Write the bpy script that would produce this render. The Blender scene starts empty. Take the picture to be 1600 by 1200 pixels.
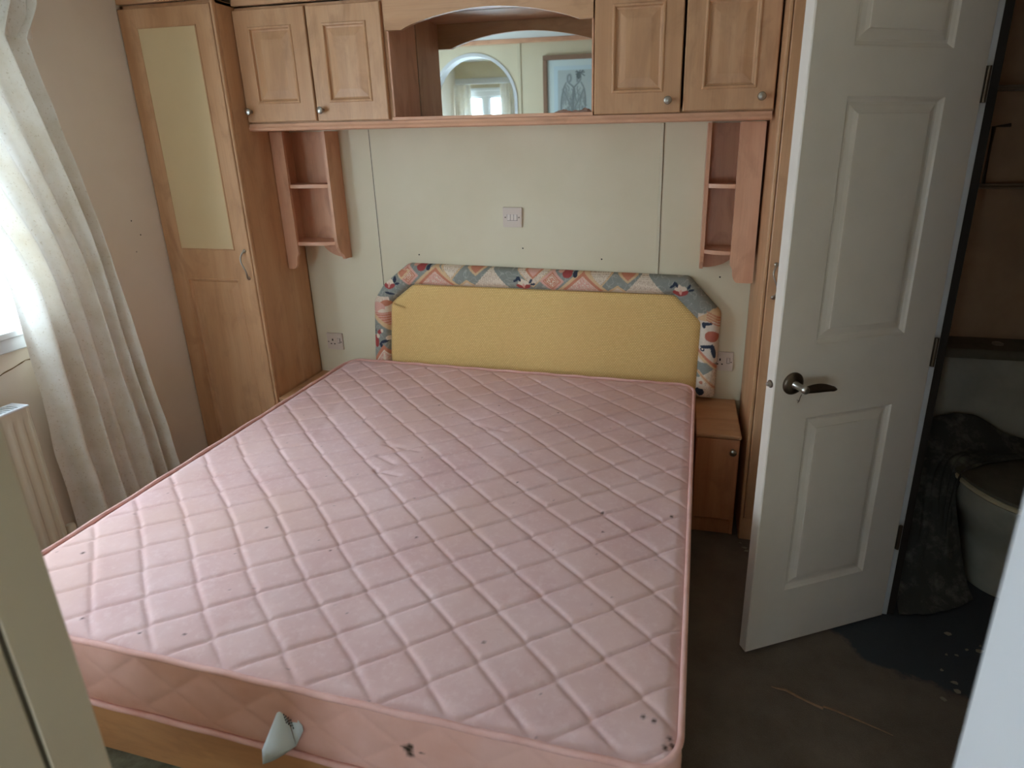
import bpy, bmesh, math, random
import numpy as np
from mathutils import Vector, Matrix, noise as mnoise
random.seed(7)
rng = np.random.default_rng(7)
S = bpy.context.scene
COL = S.collection

# ------------------------------------------------------------ camera
CAM = Vector((1.577, -2.6296, 1.5981))
R = ((0.97571686, 0.21843186, -0.01625217), (-0.05174586, 0.30197031, 0.95191192), (-0.21283556, 0.92795552, -0.30594047))
cd = bpy.data.cameras.new('camera')
cam = bpy.data.objects.new('camera', cd); COL.objects.link(cam)
cam.matrix_world = Matrix(((R[0][0], R[1][0], -R[2][0], CAM.x), (R[0][1], R[1][1], -R[2][1], CAM.y), (R[0][2], R[1][2], -R[2][2], CAM.z), (0, 0, 0, 1)))
cd.sensor_width = 36; cd.lens = 941.37 * 36 / 1600
cd.shift_x = (800 - 851.13) / 1600; cd.shift_y = (522.89 - 600) / 1600
cd.clip_start = 0.02; cd.clip_end = 100
cd.dof.use_dof = True; cd.dof.focus_distance = 2.2; cd.dof.aperture_fstop = 3.8
S.camera = cam

# ------------------------------------------------------------ world, window light, exposure
w = bpy.data.worlds.new('daylight'); S.world = w; w.use_nodes = True
wn = w.node_tree; wn.nodes['Background'].inputs[0].default_value = (0.76, 0.92, 1.10, 1)
wn.nodes['Background'].inputs[1].default_value = 9.0
S.view_settings.view_transform = 'Standard'; S.view_settings.look = 'None'
S.view_settings.gamma = 1; S.view_settings.use_curve_mapping = False
S.view_settings.exposure = 1.0
S.cycles.max_bounces = 10; S.cycles.diffuse_bounces = 7; S.cycles.glossy_bounces = 5; S.cycles.transparent_max_bounces = 8
S.cycles.sample_clamp_indirect = 6

def portal(name, loc, rot, sx, sy):
    l = bpy.data.lights.new(name, 'AREA'); l.shape = 'RECTANGLE'; l.size = sx; l.size_y = sy
    l.cycles.is_portal = True
    o = bpy.data.objects.new(name, l); COL.objects.link(o); o.location = loc; o.rotation_euler = rot
WL = -0.6735                                   # left wall
WY0, WY1, WZ0, WZ1 = -2.02, -0.93, 0.99, 1.98   # bedroom window opening
portal('window_daylight', (WL - 0.12, (WY0 + WY1) / 2, (WZ0 + WZ1) / 2), (0, -math.pi / 2, 0), WZ1 - WZ0, WY1 - WY0)
HX0, HX1, HZ0, HZ1 = -0.62, -0.12, 0.55, 2.08    # hall window opening in the wall behind
HY = -3.45
portal('hall_window_daylight', ((HX0 + HX1) / 2, HY - 0.1, (HZ0 + HZ1) / 2), (math.pi / 2, 0, math.pi), HX1 - HX0, HZ1 - HZ0)

GX0, GX1, GZ0, GZ1 = 0.95, 1.47, 0.50, 1.28  # unseen window behind the camera, added to bring more light through the doorway
portal('added_window_daylight', ((GX0 + GX1) / 2, HY - 0.1, (GZ0 + GZ1) / 2), (math.pi / 2, 0, math.pi), GX1 - GX0, GZ1 - GZ0)

# ------------------------------------------------------------ materials
def lin(r, g, b): return tuple(((c / 255) / 12.92 if c / 255 <= 0.04045 else ((c / 255 + 0.055) / 1.055) ** 2.4) for c in (r, g, b)) + (1,)
class N:
    def __init__(s, name, rough=0.6, spec=0.4, metal=0.0):
        s.m = bpy.data.materials.new(name); s.m.use_nodes = True; s.t = s.m.node_tree
        s.b = s.t.nodes['Principled BSDF']; s.b.inputs['Roughness'].default_value = rough
        s.b.inputs['Specular IOR Level'].default_value = spec; s.b.inputs['Metallic'].default_value = metal
    def n(s, ty, **k):
        x = s.t.nodes.new(ty)
        for a, v in k.items():
            if a.startswith('i_'): x.inputs[a[2:].replace('_', ' ')].default_value = v
            else: setattr(x, a, v)
        return x
    def l(s, a, b): s.t.links.new(a, b)
    def coord(s, scale=(1, 1, 1), rot=(0, 0, 0)):
        c = s.n('ShaderNodeTexCoord'); m = s.n('ShaderNodeMapping'); m.inputs['Scale'].default_value = scale; m.inputs['Rotation'].default_value = rot
        s.l(c.outputs['Object'], m.inputs[0]); return m.outputs[0]
    def noise(s, vec, scale, detail=3, rough=0.5, dist=0):
        x = s.n('ShaderNodeTexNoise'); x.inputs['Scale'].default_value = scale; x.inputs['Detail'].default_value = detail
        x.inputs['Roughness'].default_value = rough; x.inputs['Distortion'].default_value = dist; s.l(vec, x.inputs['Vector']); return x.outputs[0]
    def ramp(s, fac, stops, interp='LINEAR'):
        x = s.n('ShaderNodeValToRGB'); x.color_ramp.interpolation = interp; e = x.color_ramp.elements
        while len(e) < len(stops): e.new(0.5)
        for q, (p, c) in zip(e, stops): q.position = p; q.color = c if len(c) == 4 else tuple(c) + (1,)
        s.l(fac, x.inputs[0]); return x.outputs[0]
    def mix(s, a, b, f, mode='MIX'):
        x = s.n('ShaderNodeMix', data_type='RGBA', blend_type=mode)
        for v, i in ((f, 0), (a, 6), (b, 7)):
            if hasattr(v, 'links'): s.l(v, x.inputs[i])
            else: x.inputs[i].default_value = v
        return x.outputs[2]
    def bump(s, h, strength=0.2, dist=0.002):
        x = s.n('ShaderNodeBump'); x.inputs['Strength'].default_value = strength; x.inputs['Distance'].default_value = dist
        s.l(h, x.inputs['Height']); s.l(x.outputs[0], s.b.inputs['Normal'])
    def color(s, c):
        if hasattr(c, 'links'): s.l(c, s.b.inputs['Base Color'])
        else: s.b.inputs['Base Color'].default_value = c
        return s.m
g1 = lambda v: (v, v, v, 1)

def plain(name, c, rough=0.6, spec=0.4, metal=0, var=0.0, vs=6.0):
    a = N(name, rough, spec, metal)
    if var:
        n = a.noise(a.coord(), vs, 4, 0.6)
        return a.color(a.mix(c, tuple(v * (1 - var) for v in c[:3]) + (1,), a.ramp(n, [(0.4, g1(0)), (0.68, g1(1))])))
    return a.color(c)

def wood(name, c1, c2, c3, axis='z', rough=0.42):
    a = N(name, rough, 0.35)
    sc = {'z': (9, 9, 1.1), 'x': (1.1, 9, 9), 'y': (9, 1.1, 9)}[axis]
    fs = {'z': (160, 160, 5), 'x': (5, 160, 160), 'y': (160, 5, 160)}[axis]
    n1 = a.noise(a.coord(sc), 1.0, 4, 0.55, 0.6)
    n2 = a.noise(a.coord(fs), 1.0, 2, 0.5)
    n3 = a.noise(a.coord({'z': (1, 1, 0.45), 'x': (0.45, 1, 1), 'y': (1, 0.45, 1)}[axis]), 11.0, 4, 0.6, 0.8)
    c = a.ramp(n1, [(0.30, c2), (0.5, c1), (0.72, c3)])
    c = a.mix(c, tuple(v * 0.80 for v in c2[:3]) + (1,), a.ramp(n2, [(0.50, g1(0)), (0.80, g1(0.28))]))
    c = a.mix(c, tuple(v * 0.78 for v in c2[:3]) + (1,), a.ramp(n3, [(0.50, g1(0)), (0.72, g1(0.60))]))
    a.bump(n2, 0.05, 0.001)
    return a.color(c)
WC = (lin(196, 150, 110), lin(183, 136, 97), lin(205, 162, 124))
M = {}
M['wood'] = wood('beech_laminate_upright', *WC)
M['woodx'] = wood('beech_laminate_level', *WC, axis='x')
M['woody'] = wood('beech_laminate_deep', *WC, axis='y')
PC = (lin(212, 161, 128), lin(198, 145, 113), lin(220, 171, 138))
M['pink_wood'] = wood('pinkish_laminate', *PC)
M['pink_woodx'] = wood('pinkish_laminate_level', *PC, axis='x')
M['cab'] = wood('orange_laminate', lin(206, 146, 106), lin(190, 128, 90), lin(214, 158, 118))
M['base_board'] = wood('divan_board', lin(208, 152, 104), lin(192, 136, 90), lin(218, 164, 116), axis='x')

def wall_mat(name, c, dirt):
    a = N(name, 0.55, 0.3)
    v = a.coord()
    n = a.noise(v, 2.2, 4, 0.6); f = a.noise(v, 500, 2, 0.5)
    col = a.mix(c, dirt, a.ramp(n, [(0.42, g1(0)), (0.8, g1(0.55))]))
    vo = a.n('ShaderNodeTexVoronoi', feature='F1'); vo.inputs['Scale'].default_value = 5.5; a.l(v, vo.inputs['Vector'])
    col = a.mix(col, lin(90, 75, 55), a.ramp(vo.outputs['Distance'], [(0.012, g1(0.8)), (0.02, g1(0))]))
    a.bump(f, 0.12, 0.0006)
    return a.color(col)
M['wall'] = wall_mat('cream_wallboard', lin(214, 202, 174), lin(200, 186, 152))
M['wall_left'] = wall_mat('dingy_wallboard', lin(236, 224, 208), lin(224, 209, 188))
M['ceiling'] = plain('ceiling_board', lin(222, 224, 220), 0.7)
M['jamb'] = plain('door_lining', lin(206, 190, 162), 0.5, var=0.06)
M['jamb_white'] = plain('white_lining', lin(206, 206, 206), 0.45)
M['trimline'] = plain('cover_strip', lin(206, 194, 166), 0.4)
M['dark'] = plain('gap_dark', lin(40, 32, 26), 0.8)
M['white'] = plain('white_gloss_paint', lin(220, 208, 194), 0.38, 0.45, var=0.05, vs=7)
M['upvc'] = plain('white_plastic', lin(232, 236, 240), 0.25, 0.5)
M['rad'] = plain('radiator_enamel', lin(216, 208, 188), 0.35, 0.5)
M['steel'] = plain('brushed_nickel', lin(176, 170, 160), 0.28, 0.5, 1.0)
M['bronze'] = plain('tarnished_nickel', lin(104, 92, 80), 0.36, 0.5, 1.0)
M['plate'] = plain('beige_plastic', lin(206, 188, 172), 0.4)
M['rocker'] = plain('rocker_plastic', lin(214, 200, 188), 0.35)
M['infill'] = plain('beige_infill', lin(212, 186, 144), 0.45, var=0.04, vs=3)
M['paper'] = plain('paper', lin(214, 222, 226), 0.7)
M['ink'] = plain('ink', lin(52, 58, 66), 0.8)
M['porcelain'] = plain('grimy_porcelain', lin(186, 184, 172), 0.3, 0.5, var=0.25, vs=5)
M['lid_grey'] = plain('mottled_grey_lid', lin(112, 106, 92), 0.6, var=0.3, vs=9)  # dark mottled grey shared by seat lid and cistern lid
M['toiletseat'] = plain('yellowed_seat', lin(216, 204, 170), 0.4, var=0.2)
M['bathwall'] = plain('brown_panel', lin(196, 160, 128), 0.6, var=0.25, vs=3)
M['bathfloor'] = plain('dark_vinyl', lin(80, 84, 90), 0.5, var=0.4, vs=12)
M['twig'] = plain('dry_twig', lin(150, 116, 88), 0.8, var=0.3, vs=40)
M['flake'] = plain('debris', lin(150, 142, 124), 0.8)
M['rag'] = plain('grey_felt', lin(176, 172, 152), 0.95, var=0.5, vs=22)
M['board'] = plain('pale_board', lin(222, 218, 204), 0.8, var=0.15)
M['frame_brown'] = plain('picture_frame_brown', lin(142, 112, 92), 0.4)
M['mat_card'] = plain('mat_card', lin(208, 222, 220), 0.8)
M['wrapper'] = plain('crumpled_wrapper', lin(196, 166, 148), 0.3, 0.6, var=0.4, vs=30)

def fabric(name, c1, c2, scale, attr=None):
    a = N(name, 0.9, 0.15)
    v = a.coord(); n = a.noise(v, scale, 4, 0.6)
    col = a.mix(c1, c2, a.ramp(n, [(0.38, g1(0)), (0.7, g1(1))]))
    return a, v, col
a, v, col = fabric('pink_damask', lin(222, 188, 184), lin(212, 172, 168), 5.0)
n2 = a.noise(v, 60, 3, 0.6)
col = a.mix(col, lin(232, 204, 200), a.ramp(n2, [(0.5, g1(0)), (0.75, g1(0.5))]))
n3 = a.noise(v, 2.1, 3, 0.5)
col = a.mix(col, lin(214, 176, 162), a.ramp(n3, [(0.5, g1(0)), (0.7, g1(0.6))]))
n5 = a.noise(v, 11, 4, 0.7)
col = a.mix(col, lin(202, 156, 150), a.ramp(n5, [(0.58, g1(0)), (0.76, g1(0.5))]))
at = a.n('ShaderNodeAttribute', attribute_name='stain')
col = a.mix(col, lin(58, 44, 36), at.outputs['Fac'])
at2 = a.n('ShaderNodeAttribute', attribute_name='stitch_tint')
col = a.mix(col, lin(196, 142, 138), at2.outputs['Fac'])
n4 = a.noise(v, 700, 2); a.bump(n4, 0.35, 0.0006)
M['pink'] = a.color(col)
a, v, col = fabric('pink_border', lin(230, 182, 168), lin(220, 166, 148), 6.0)
at = a.n('ShaderNodeAttribute', attribute_name='stain'); col = a.mix(col, lin(50, 40, 26), at.outputs['Fac'])
n4 = a.noise(v, 600, 2); a.bump(n4, 0.35, 0.0006)
M['pink_side'] = a.color(col)
a, v, col = fabric('pink_piping', lin(226, 180, 170), lin(212, 160, 148), 14.0)
n4 = a.noise(v, 500, 2); a.bump(n4, 0.5, 0.001)
M['pipe'] = a.color(col)

# yellow basket weave
a = N('yellow_weave', 0.9, 0.15)
v = a.coord((1, 1, 1), (math.pi / 2, 0, 0))
br = a.n('ShaderNodeTexBrick'); a.l(v, br.inputs['Vector'])
br.offset = 0.5
for k, val in (('Scale', 1.0), ('Mortar Size', 0.0012), ('Mortar Smooth', 0.8), ('Brick Width', 0.011), ('Row Height', 0.0075), ('Bias', 0.0)): br.inputs[k].default_value = val
br.inputs['Color1'].default_value = lin(236, 202, 136); br.inputs['Color2'].default_value = lin(228, 192, 126); br.inputs['Mortar'].default_value = lin(186, 142, 84)
n = a.noise(a.coord(), 2.6, 3, 0.5)
col = a.mix(br.outputs['Color'], lin(218, 176, 116), a.ramp(n, [(0.45, g1(0)), (0.75, g1(0.6))]))
a.bump(br.outputs['Fac'], -0.5, 0.0015)
M['yellow'] = a.color(col)

# printed headboard border (vertex painted print)
a = N('printed_cotton', 0.8, 0.2)
at = a.n('ShaderNodeAttribute', attribute_name='print')
n = a.noise(a.coord(), 500, 2); a.bump(n, 0.25, 0.0006)
M['print'] = a.color(at.outputs['Color'])
a = N('sketch_print', 0.7, 0.2); at = a.n('ShaderNodeAttribute', attribute_name='print')
M['sketch'] = a.color(at.outputs['Color'])

# curtain: translucent cloth
a = N('cream_curtain', 0.9, 0.1)
v = a.coord(); n = a.noise(v, 9, 4, 0.6); n2 = a.noise(v, 120, 3, 0.6)
col = a.mix(lin(244, 240, 232), lin(230, 222, 206), a.ramp(n, [(0.4, g1(0)), (0.75, g1(1))]))
col = a.mix(col, lin(186, 168, 138), a.ramp(n2, [(0.6, g1(0)), (0.72, g1(0.5))]))
a.color(col)
tr = a.n('ShaderNodeBsdfTranslucent'); a.l(col, tr.inputs[0])
mx = a.n('ShaderNodeMixShader'); mx.inputs[0].default_value = 0.085
out = a.t.nodes['Material Output']
a.l(a.b.outputs[0], mx.inputs[1]); a.l(tr.outputs[0], mx.inputs[2]); a.l(mx.outputs[0], out.inputs[0])
f = a.noise(v, 500, 2); a.bump(f, 0.2, 0.0006)
M['curtain'] = a.m

# carpet with a darker, noisy-edged patch near the bathroom door
a = N('dark_carpet', 0.95, 0.1)
v = a.coord(); n = a.noise(v, 6, 5, 0.65); n2 = a.noise(v, 320, 2, 0.6)
col = a.mix(lin(120, 107, 95), lin(102, 90, 79), a.ramp(n, [(0.35, g1(0)), (0.7, g1(1))]))
col = a.mix(col, lin(132, 118, 104), a.ramp(n2, [(0.5, g1(0)), (0.8, g1(0.6))]))
sep = a.n('ShaderNodeSeparateXYZ'); a.l(v, sep.inputs[0])
# distance from an ellipse centred behind the door
def math_(op, x, y=None, z=None):
    q = a.n('ShaderNodeMath', operation=op)
    for i, k in enumerate((x, y, z)):
        if k is None: continue
        if hasattr(k, 'links'): a.l(k, q.inputs[i])
        else: q.inputs[i].default_value = k
    return q.outputs[0]
ex = math_('DIVIDE', math_('SUBTRACT', sep.outputs[0], 2.52), 0.50)
ey = math_('DIVIDE', math_('SUBTRACT', sep.outputs[1], -0.55), 0.47)
rr = math_('ADD', math_('MULTIPLY', ex, ex), math_('MULTIPLY', ey, ey))
rr = math_('ADD', rr, math_('MULTIPLY', math_('SUBTRACT', a.noise(v, 9, 4, 0.6), 0.5), 0.5))
col = a.mix(col, lin(72, 75, 78), a.ramp(rr, [(0.93, g1(1)), (1.05, g1(0))]))
a.bump(n2, 0.6, 0.004)
M['carpet'] = a.color(col)

a = N('mirror_silver', 0.02, 0.5, 1.0); M['mirror'] = a.color((0.80, 0.86, 0.84, 1))
a = N('window_glass', 0.0)
t_ = a.n('ShaderNodeBsdfTransparent'); t_.inputs[0].default_value = (0.96, 0.98, 0.98, 1)
gl = a.n('ShaderNodeBsdfGlossy'); gl.inputs['Roughness'].default_value = 0.02
mx = a.n('ShaderNodeMixShader'); mx.inputs[0].default_value = 0.05
a.l(t_.outputs[0], mx.inputs[1]); a.l(gl.outputs[0], mx.inputs[2]); a.l(mx.outputs[0], a.t.nodes['Material Output'].inputs[0]); M['glass'] = a.m
a = N('dusty_sheet', 0.75, 0.3)
v = a.coord(); n = a.noise(v, 14, 5, 0.7)
M['sheet'] = a.color(a.mix(lin(70, 70, 66), lin(118, 116, 106), a.ramp(n, [(0.5, g1(0)), (0.75, g1(1))])))

# ------------------------------------------------------------ object helpers
def thing(name, label, cat, loc=(0, 0, 0), rz=0, group=None):
    o = bpy.data.objects.new(name, None); COL.objects.link(o); o.empty_display_size = 0.1
    o.location = loc; o.rotation_euler = (0, 0, rz)
    tag(o, label, cat, group); return o
def tag(o, label=None, cat=None, group=None, kind=None):
    if label: o['label'] = label
    if cat: o['category'] = cat
    if group: o['group'] = group
    if kind: o['kind'] = kind
    return o
def root(o):
    while o.parent: o = o.parent
    return o
def mesh(name, verts, faces, mat, parent=None, world=True, smooth=False, label=None, origin=None):
    """one mesh object; verts in world space (world=True) or in the root's own space"""
    verts = np.asarray(verts, float)
    me = bpy.data.meshes.new(name)
    o = bpy.data.objects.new(name, me); COL.objects.link(o)
    if parent:
        o.parent = parent
        if world: verts = verts - np.array(root(parent).location)
    elif origin is not None:
        o.location = origin; verts = verts - np.array(origin)
    me.from_pydata([tuple(map(float, p)) for p in verts], [], [tuple(int(i) for i in f) for f in faces])
    for m in (mat if isinstance(mat, (list, tuple)) else [mat]): me.materials.append(m)
    if smooth:
        for p in me.polygons: p.use_smooth = True
    me.update()
    if label: o['label'] = label
    return o
class MB:
    def __init__(s): s.v = []; s.f = []
    def add(s, v, f):
        b = len(s.v); s.v += [tuple(p) for p in v]; s.f += [tuple(i + b for i in q) for q in f]; return s
    def box(s, x0, x1, y0, y1, z0, z1, bev=0.0015, seg=1):
        bm = bmesh.new(); bmesh.ops.create_cube(bm, size=1)
        for p in bm.verts: p.co = Vector(((x0 + x1) / 2 + p.co.x * (x1 - x0), (y0 + y1) / 2 + p.co.y * (y1 - y0), (z0 + z1) / 2 + p.co.z * (z1 - z0)))
        if bev: bmesh.ops.bevel(bm, geom=bm.edges[:], offset=min(bev, 0.45 * min(abs(x1 - x0), abs(y1 - y0), abs(z1 - z0))), segments=seg, affect='EDGES', profile=0.7)
        bmesh.ops.recalc_face_normals(bm, faces=bm.faces[:])
        bm.verts.index_update(); s.add([p.co[:] for p in bm.verts], [[q.index for q in f.verts] for f in bm.faces]); bm.free(); return s
    def tube(s, pts, r, n=10, cap=True, closed=False):
        pts = [Vector(p) for p in pts]; m = len(pts); rs = r if isinstance(r, (list, tuple)) else [r] * m
        ref = Vector((0, 0, 1)); vs = []
        for i, p in enumerate(pts):
            if closed: d = pts[(i + 1) % m] - pts[i - 1]
            else: d = pts[min(i + 1, m - 1)] - pts[max(i - 1, 0)]
            d.normalize(); a_ = d.cross(ref)
            if a_.length < 0.2: a_ = d.cross(Vector((0.3, 1, 0)))
            a_.normalize(); b_ = a_.cross(d)
            for k in range(n):
                t = 2 * math.pi * k / n; vs.append(p + rs[i] * (math.cos(t) * a_ + math.sin(t) * b_))
        fs = []
        for i in range(m if closed else m - 1):
            j = (i + 1) % m
            for k in range(n): fs.append((i * n + k, i * n + (k + 1) % n, j * n + (k + 1) % n, j * n + k))
        if cap and not closed: fs += [tuple(range(n))[::-1], tuple((m - 1) * n + k for k in range(n))]
        return s.add(vs, fs)
    def lathe(s, prof, c, axis, n=20):
        """prof: (radius, along) pairs; axis: unit vector"""
        ax = Vector(axis).normalized(); a_ = ax.orthogonal().normalized(); b_ = ax.cross(a_); c = Vector(c); vs = []; fs = []
        for r, h in prof:
            for k in range(n):
                t = 2 * math.pi * k / n; vs.append(c + ax * h + r * (math.cos(t) * a_ + math.sin(t) * b_))
        for i in range(len(prof) - 1):
            for k in range(n): fs.append((i * n + k, i * n + (k + 1) % n, (i + 1) * n + (k + 1) % n, (i + 1) * n + k))
        fs += [tuple(range(n))[::-1], tuple((len(prof) - 1) * n + k for k in range(n))]
        return s.add(vs, fs)
    def prism(s, poly, a0, a1, axis='y'):
        n = len(poly)
        f = {'y': lambda p, a: (p[0], a, p[1]), 'x': lambda p, a: (a, p[0], p[1]), 'z': lambda p, a: (p[0], p[1], a)}[axis]
        vs = [f(p, a0) for p in poly] + [f(p, a1) for p in poly]
        return s.add(vs, [tuple(range(n))[::-1], tuple(range(n, 2 * n))] + [(i, (i + 1) % n, n + (i + 1) % n, n + i) for i in range(n)])
    def loft(s, rings, cap=True):
        n = len(rings[0]); vs = [p for r in rings for p in r]; fs = []
        for i in range(len(rings) - 1):
            for k in range(n): fs.append((i * n + k, i * n + (k + 1) % n, (i + 1) * n + (k + 1) % n, (i + 1) * n + k))
        if cap: fs += [tuple(range(n))[::-1], tuple((len(rings) - 1) * n + k for k in range(n))]
        return s.add(vs, fs)
    def obj(s, name, mat, parent=None, world=True, smooth=False, label=None, origin=None, fix=True):
        o = mesh(name, s.v, s.f, mat, parent, world, smooth, label, origin)
        if fix:
            bm = bmesh.new(); bm.from_mesh(o.data); bmesh.ops.recalc_face_normals(bm, faces=bm.faces[:]); bm.to_mesh(o.data); bm.free()
        if smooth: auto(o)
        return o
def auto(o, ang=40):
    me = o.data
    bm = bmesh.new(); bm.from_mesh(me)
    for e in bm.edges:
        if len(e.link_faces) == 2 and e.calc_face_angle(0) > math.radians(ang): e.smooth = False
    for f in bm.faces: f.smooth = True
    bm.to_mesh(me); bm.free()
def box(name, x0, x1, y0, y1, z0, z1, mat, parent=None, bev=0.0015, label=None, world=True):
    org = None if parent else ((x0 + x1) / 2, (y0 + y1) / 2, z0)
    return MB().box(x0, x1, y0, y1, z0, z1, bev).obj(name, mat, parent, world, label=label, origin=org)
def struct(o): o['kind'] = 'structure'; return o
def fast_mesh(name, V, F, mat, parent=None, attrs=None, smooth=True):
    """big grids: V (n,3) root space, F (m,4)"""
    me = bpy.data.meshes.new(name); V = np.asarray(V, np.float32); F = np.asarray(F, np.int32)
    me.vertices.add(len(V)); me.vertices.foreach_set('co', V.ravel())
    me.loops.add(F.size); me.loops.foreach_set('vertex_index', F.ravel())
    me.polygons.add(len(F)); me.polygons.foreach_set('loop_start', np.arange(0, F.size, 4, dtype=np.int32))
    me.polygons.foreach_set('use_smooth', np.full(len(F), smooth))
    me.materials.append(mat)
    for k, A in (attrs or {}).items():
        if A.ndim == 1:
            at_ = me.attributes.new(k, 'FLOAT', 'POINT'); at_.data.foreach_set('value', A.astype(np.float32))
        else:
            at_ = me.attributes.new(k, 'FLOAT_COLOR', 'POINT'); at_.data.foreach_set('color', np.c_[A, np.ones(len(A))].astype(np.float32).ravel())
    me.update(calc_edges=True); me.validate()
    o = bpy.data.objects.new(name, me); COL.objects.link(o)
    if parent: o.parent = parent
    return o
def grid_faces(nu, nv, flip=False, wrap=False):
    i = np.arange(nu - (0 if wrap else 1)); j = np.arange(nv - 1); I, J = np.meshgrid(i, j, indexing='ij'); I2 = (I + 1) % nu
    F = np.stack([I * nv + J, I2 * nv + J, I2 * nv + J + 1, I * nv + J + 1], -1).reshape(-1, 4)
    return F[:, ::-1] if flip else F
def panel_face(xs, zs, cells, rings, y, thick, sign=-1):
    """board with routed panels: front at y, grid lines xs / zs, cells = set of (i, j) that carry rings [(inset, depth)]; sign: front faces -y"""
    b = MB(); nx, nz = len(xs), len(zs)
    V = [(x, y, z) for x in xs for z in zs]; F = []
    for i in range(nx - 1):
        for j in range(nz - 1):
            if (i, j) in cells:
                prev = None
                for ins, d in rings:
                    x0, x1, z0, z1 = xs[i] + ins, xs[i + 1] - ins, zs[j] + ins, zs[j + 1] - ins
                    k = len(V); V += [(x0, y - sign * d, z0), (x1, y - sign * d, z0), (x1, y - sign * d, z1), (x0, y - sign * d, z1)]
                    if prev is None: prev = [i * nz + j, (i + 1) * nz + j, (i + 1) * nz + j + 1, i * nz + j + 1]
                    cur = [k, k + 1, k + 2, k + 3]
                    for q in range(4): F.append((prev[q], prev[(q + 1) % 4], cur[(q + 1) % 4], cur[q]))
                    prev = cur
                F.append(tuple(prev))
            else: F.append((i * nz + j, (i + 1) * nz + j, (i + 1) * nz + j + 1, i * nz + j + 1))
    b.add(V, F)
    # softened edge and body
    e = 0.003; yb = y - sign * thick; ye = y - sign * e
    x0, x1, z0, z1 = xs[0], xs[-1], zs[0], zs[-1]
    ring = [(x0, z0), (x1, z0), (x1, z1), (x0, z1)]; out_ = [(x0 - e, z0 - e), (x1 + e, z0 - e), (x1 + e, z1 + e), (x0 - e, z1 + e)]
    k = len(b.v); V2 = [(x, y, z) for x, z in ring] + [(x, ye, z) for x, z in out_] + [(x, yb, z) for x, z in out_]
    F2 = [(q, (q + 1) % 4, 4 + (q + 1) % 4, 4 + q) for q in range(4)] + [(4 + q, 4 + (q + 1) % 4, 8 + (q + 1) % 4, 8 + q) for q in range(4)] + [(8, 9, 10, 11)]
    b.add(V2, F2)
    bm = bmesh.new()
    vs = [bm.verts.new(p) for p in b.v]
    for f in b.f:
        try: bm.faces.new([vs[i] for i in f])
        except ValueError: pass
    bmesh.ops.remove_doubles(bm, verts=bm.verts[:], dist=1e-5); bmesh.ops.recalc_face_normals(bm, faces=bm.faces[:])
    bm.verts.index_update(); r = MB(); r.add([p.co[:] for p in bm.verts], [[q.index for q in f.verts] for f in bm.faces]); bm.free(); return r

# ------------------------------------------------------------ the room
CZ = 2.34; RX = 2.336; PY0, PY1 = -2.36, -2.26; JX0, JX1 = 0.984, 1.792; BX = 3.35
struct(box('floor', WL - 0.1, BX + 0.1, HY - 0.1, 0.1, -0.06, 0, M['carpet'], bev=0))
bpy.data.objects['floor'].data.transform(Matrix.Translation(bpy.data.objects['floor'].location)); bpy.data.objects['floor'].location = (0, 0, 0)
struct(box('ceiling', WL - 0.1, BX + 0.1, HY - 0.1, 0.1, CZ, CZ + 0.06, M['ceiling'], bev=0))
struct(box('wall_back', WL - 0.1, BX + 0.1, 0, 0.1, 0, CZ, M['wall'], bev=0))
# left wall with window opening (profile in y,z)
def wall_hole(name, plane, a0, a1, t0, t1, hole, mat):
    """plane 'x' or 'y': wall spans a0..a1, thickness t0..t1, rectangular hole (h0,h1,z0,z1)"""
    h0, h1, z0, z1 = hole; b = MB()
    for (p0, p1, q0, q1) in ((a0, h0, 0, CZ), (h1, a1, 0, CZ), (h0, h1, 0, z0), (h0, h1, z1, CZ)):
        if q1 - q0 < 1e-4 or p1 - p0 < 1e-4: continue
        if plane == 'x': b.box(t0, t1, p0, p1, q0, q1, 0)
        else: b.box(p0, p1, t0, t1, q0, q1, 0)
    o = b.obj(name, mat, origin=((t0, a0, 0) if plane == 'x' else (a0, t0, 0))); return struct(o)
wl = wall_hole('wall_left', 'x', HY - 0.1, 0, WL - 0.1, WL, (WY0, WY1, WZ0, WZ1), M['wall_left'])
b = MB()
for (p0, p1, q0, q1) in ((WL, HX0, 0, CZ), (HX1, GX0, 0, CZ), (GX1, RX, 0, CZ), (HX0, HX1, 0, HZ0), (HX0, HX1, HZ1, CZ), (GX0, GX1, 0, GZ0), (GX0, GX1, GZ1, CZ)): b.box(p0, p1, HY - 0.1, HY, q0, q1, 0)
struct(b.obj('wall_hall_back', M['wall'], origin=(WL, HY, 0)))
DY0, DY1, DZ = -1.31, -0.700, 2.060
wall_hole('wall_right', 'x', HY, 0, RX, RX + 0.03, (DY0, DY1, 0, DZ), M['wall'])
# partition between bedroom and hall: arch opening and doorway
AXC, ARAD, AZ = -0.08, 0.335, 1.90
b = MB()
b.box(JX1, RX, PY0, PY1, 0, CZ, 0); b.box(JX0, JX1, PY0, PY1, 2.08, CZ, 0)
b.box(AXC + ARAD, JX0, PY0, PY1, 0, CZ, 0); b.box(WL, AXC - ARAD, PY0, PY1, 0, CZ, 0); b.box(AXC - ARAD, AXC + ARAD, PY0, PY1, 0, 0.62, 0)
arc = [(AXC + ARAD * math.cos(t), AZ + ARAD * math.sin(t)) for t in np.linspace(math.pi, 0, 40)]
for i in range(39):
    b.prism([arc[i], arc[i + 1], (arc[i + 1][0], CZ), (arc[i][0], CZ)], PY0, PY1, 'y')
struct(b.obj('wall_partition', M['wall'], origin=(WL, PY0, 0)))
tr_pts = [(AXC - ARAD, 0.63)] + arc + [(AXC + ARAD, 0.63)]
b = MB(); rings = []
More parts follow.
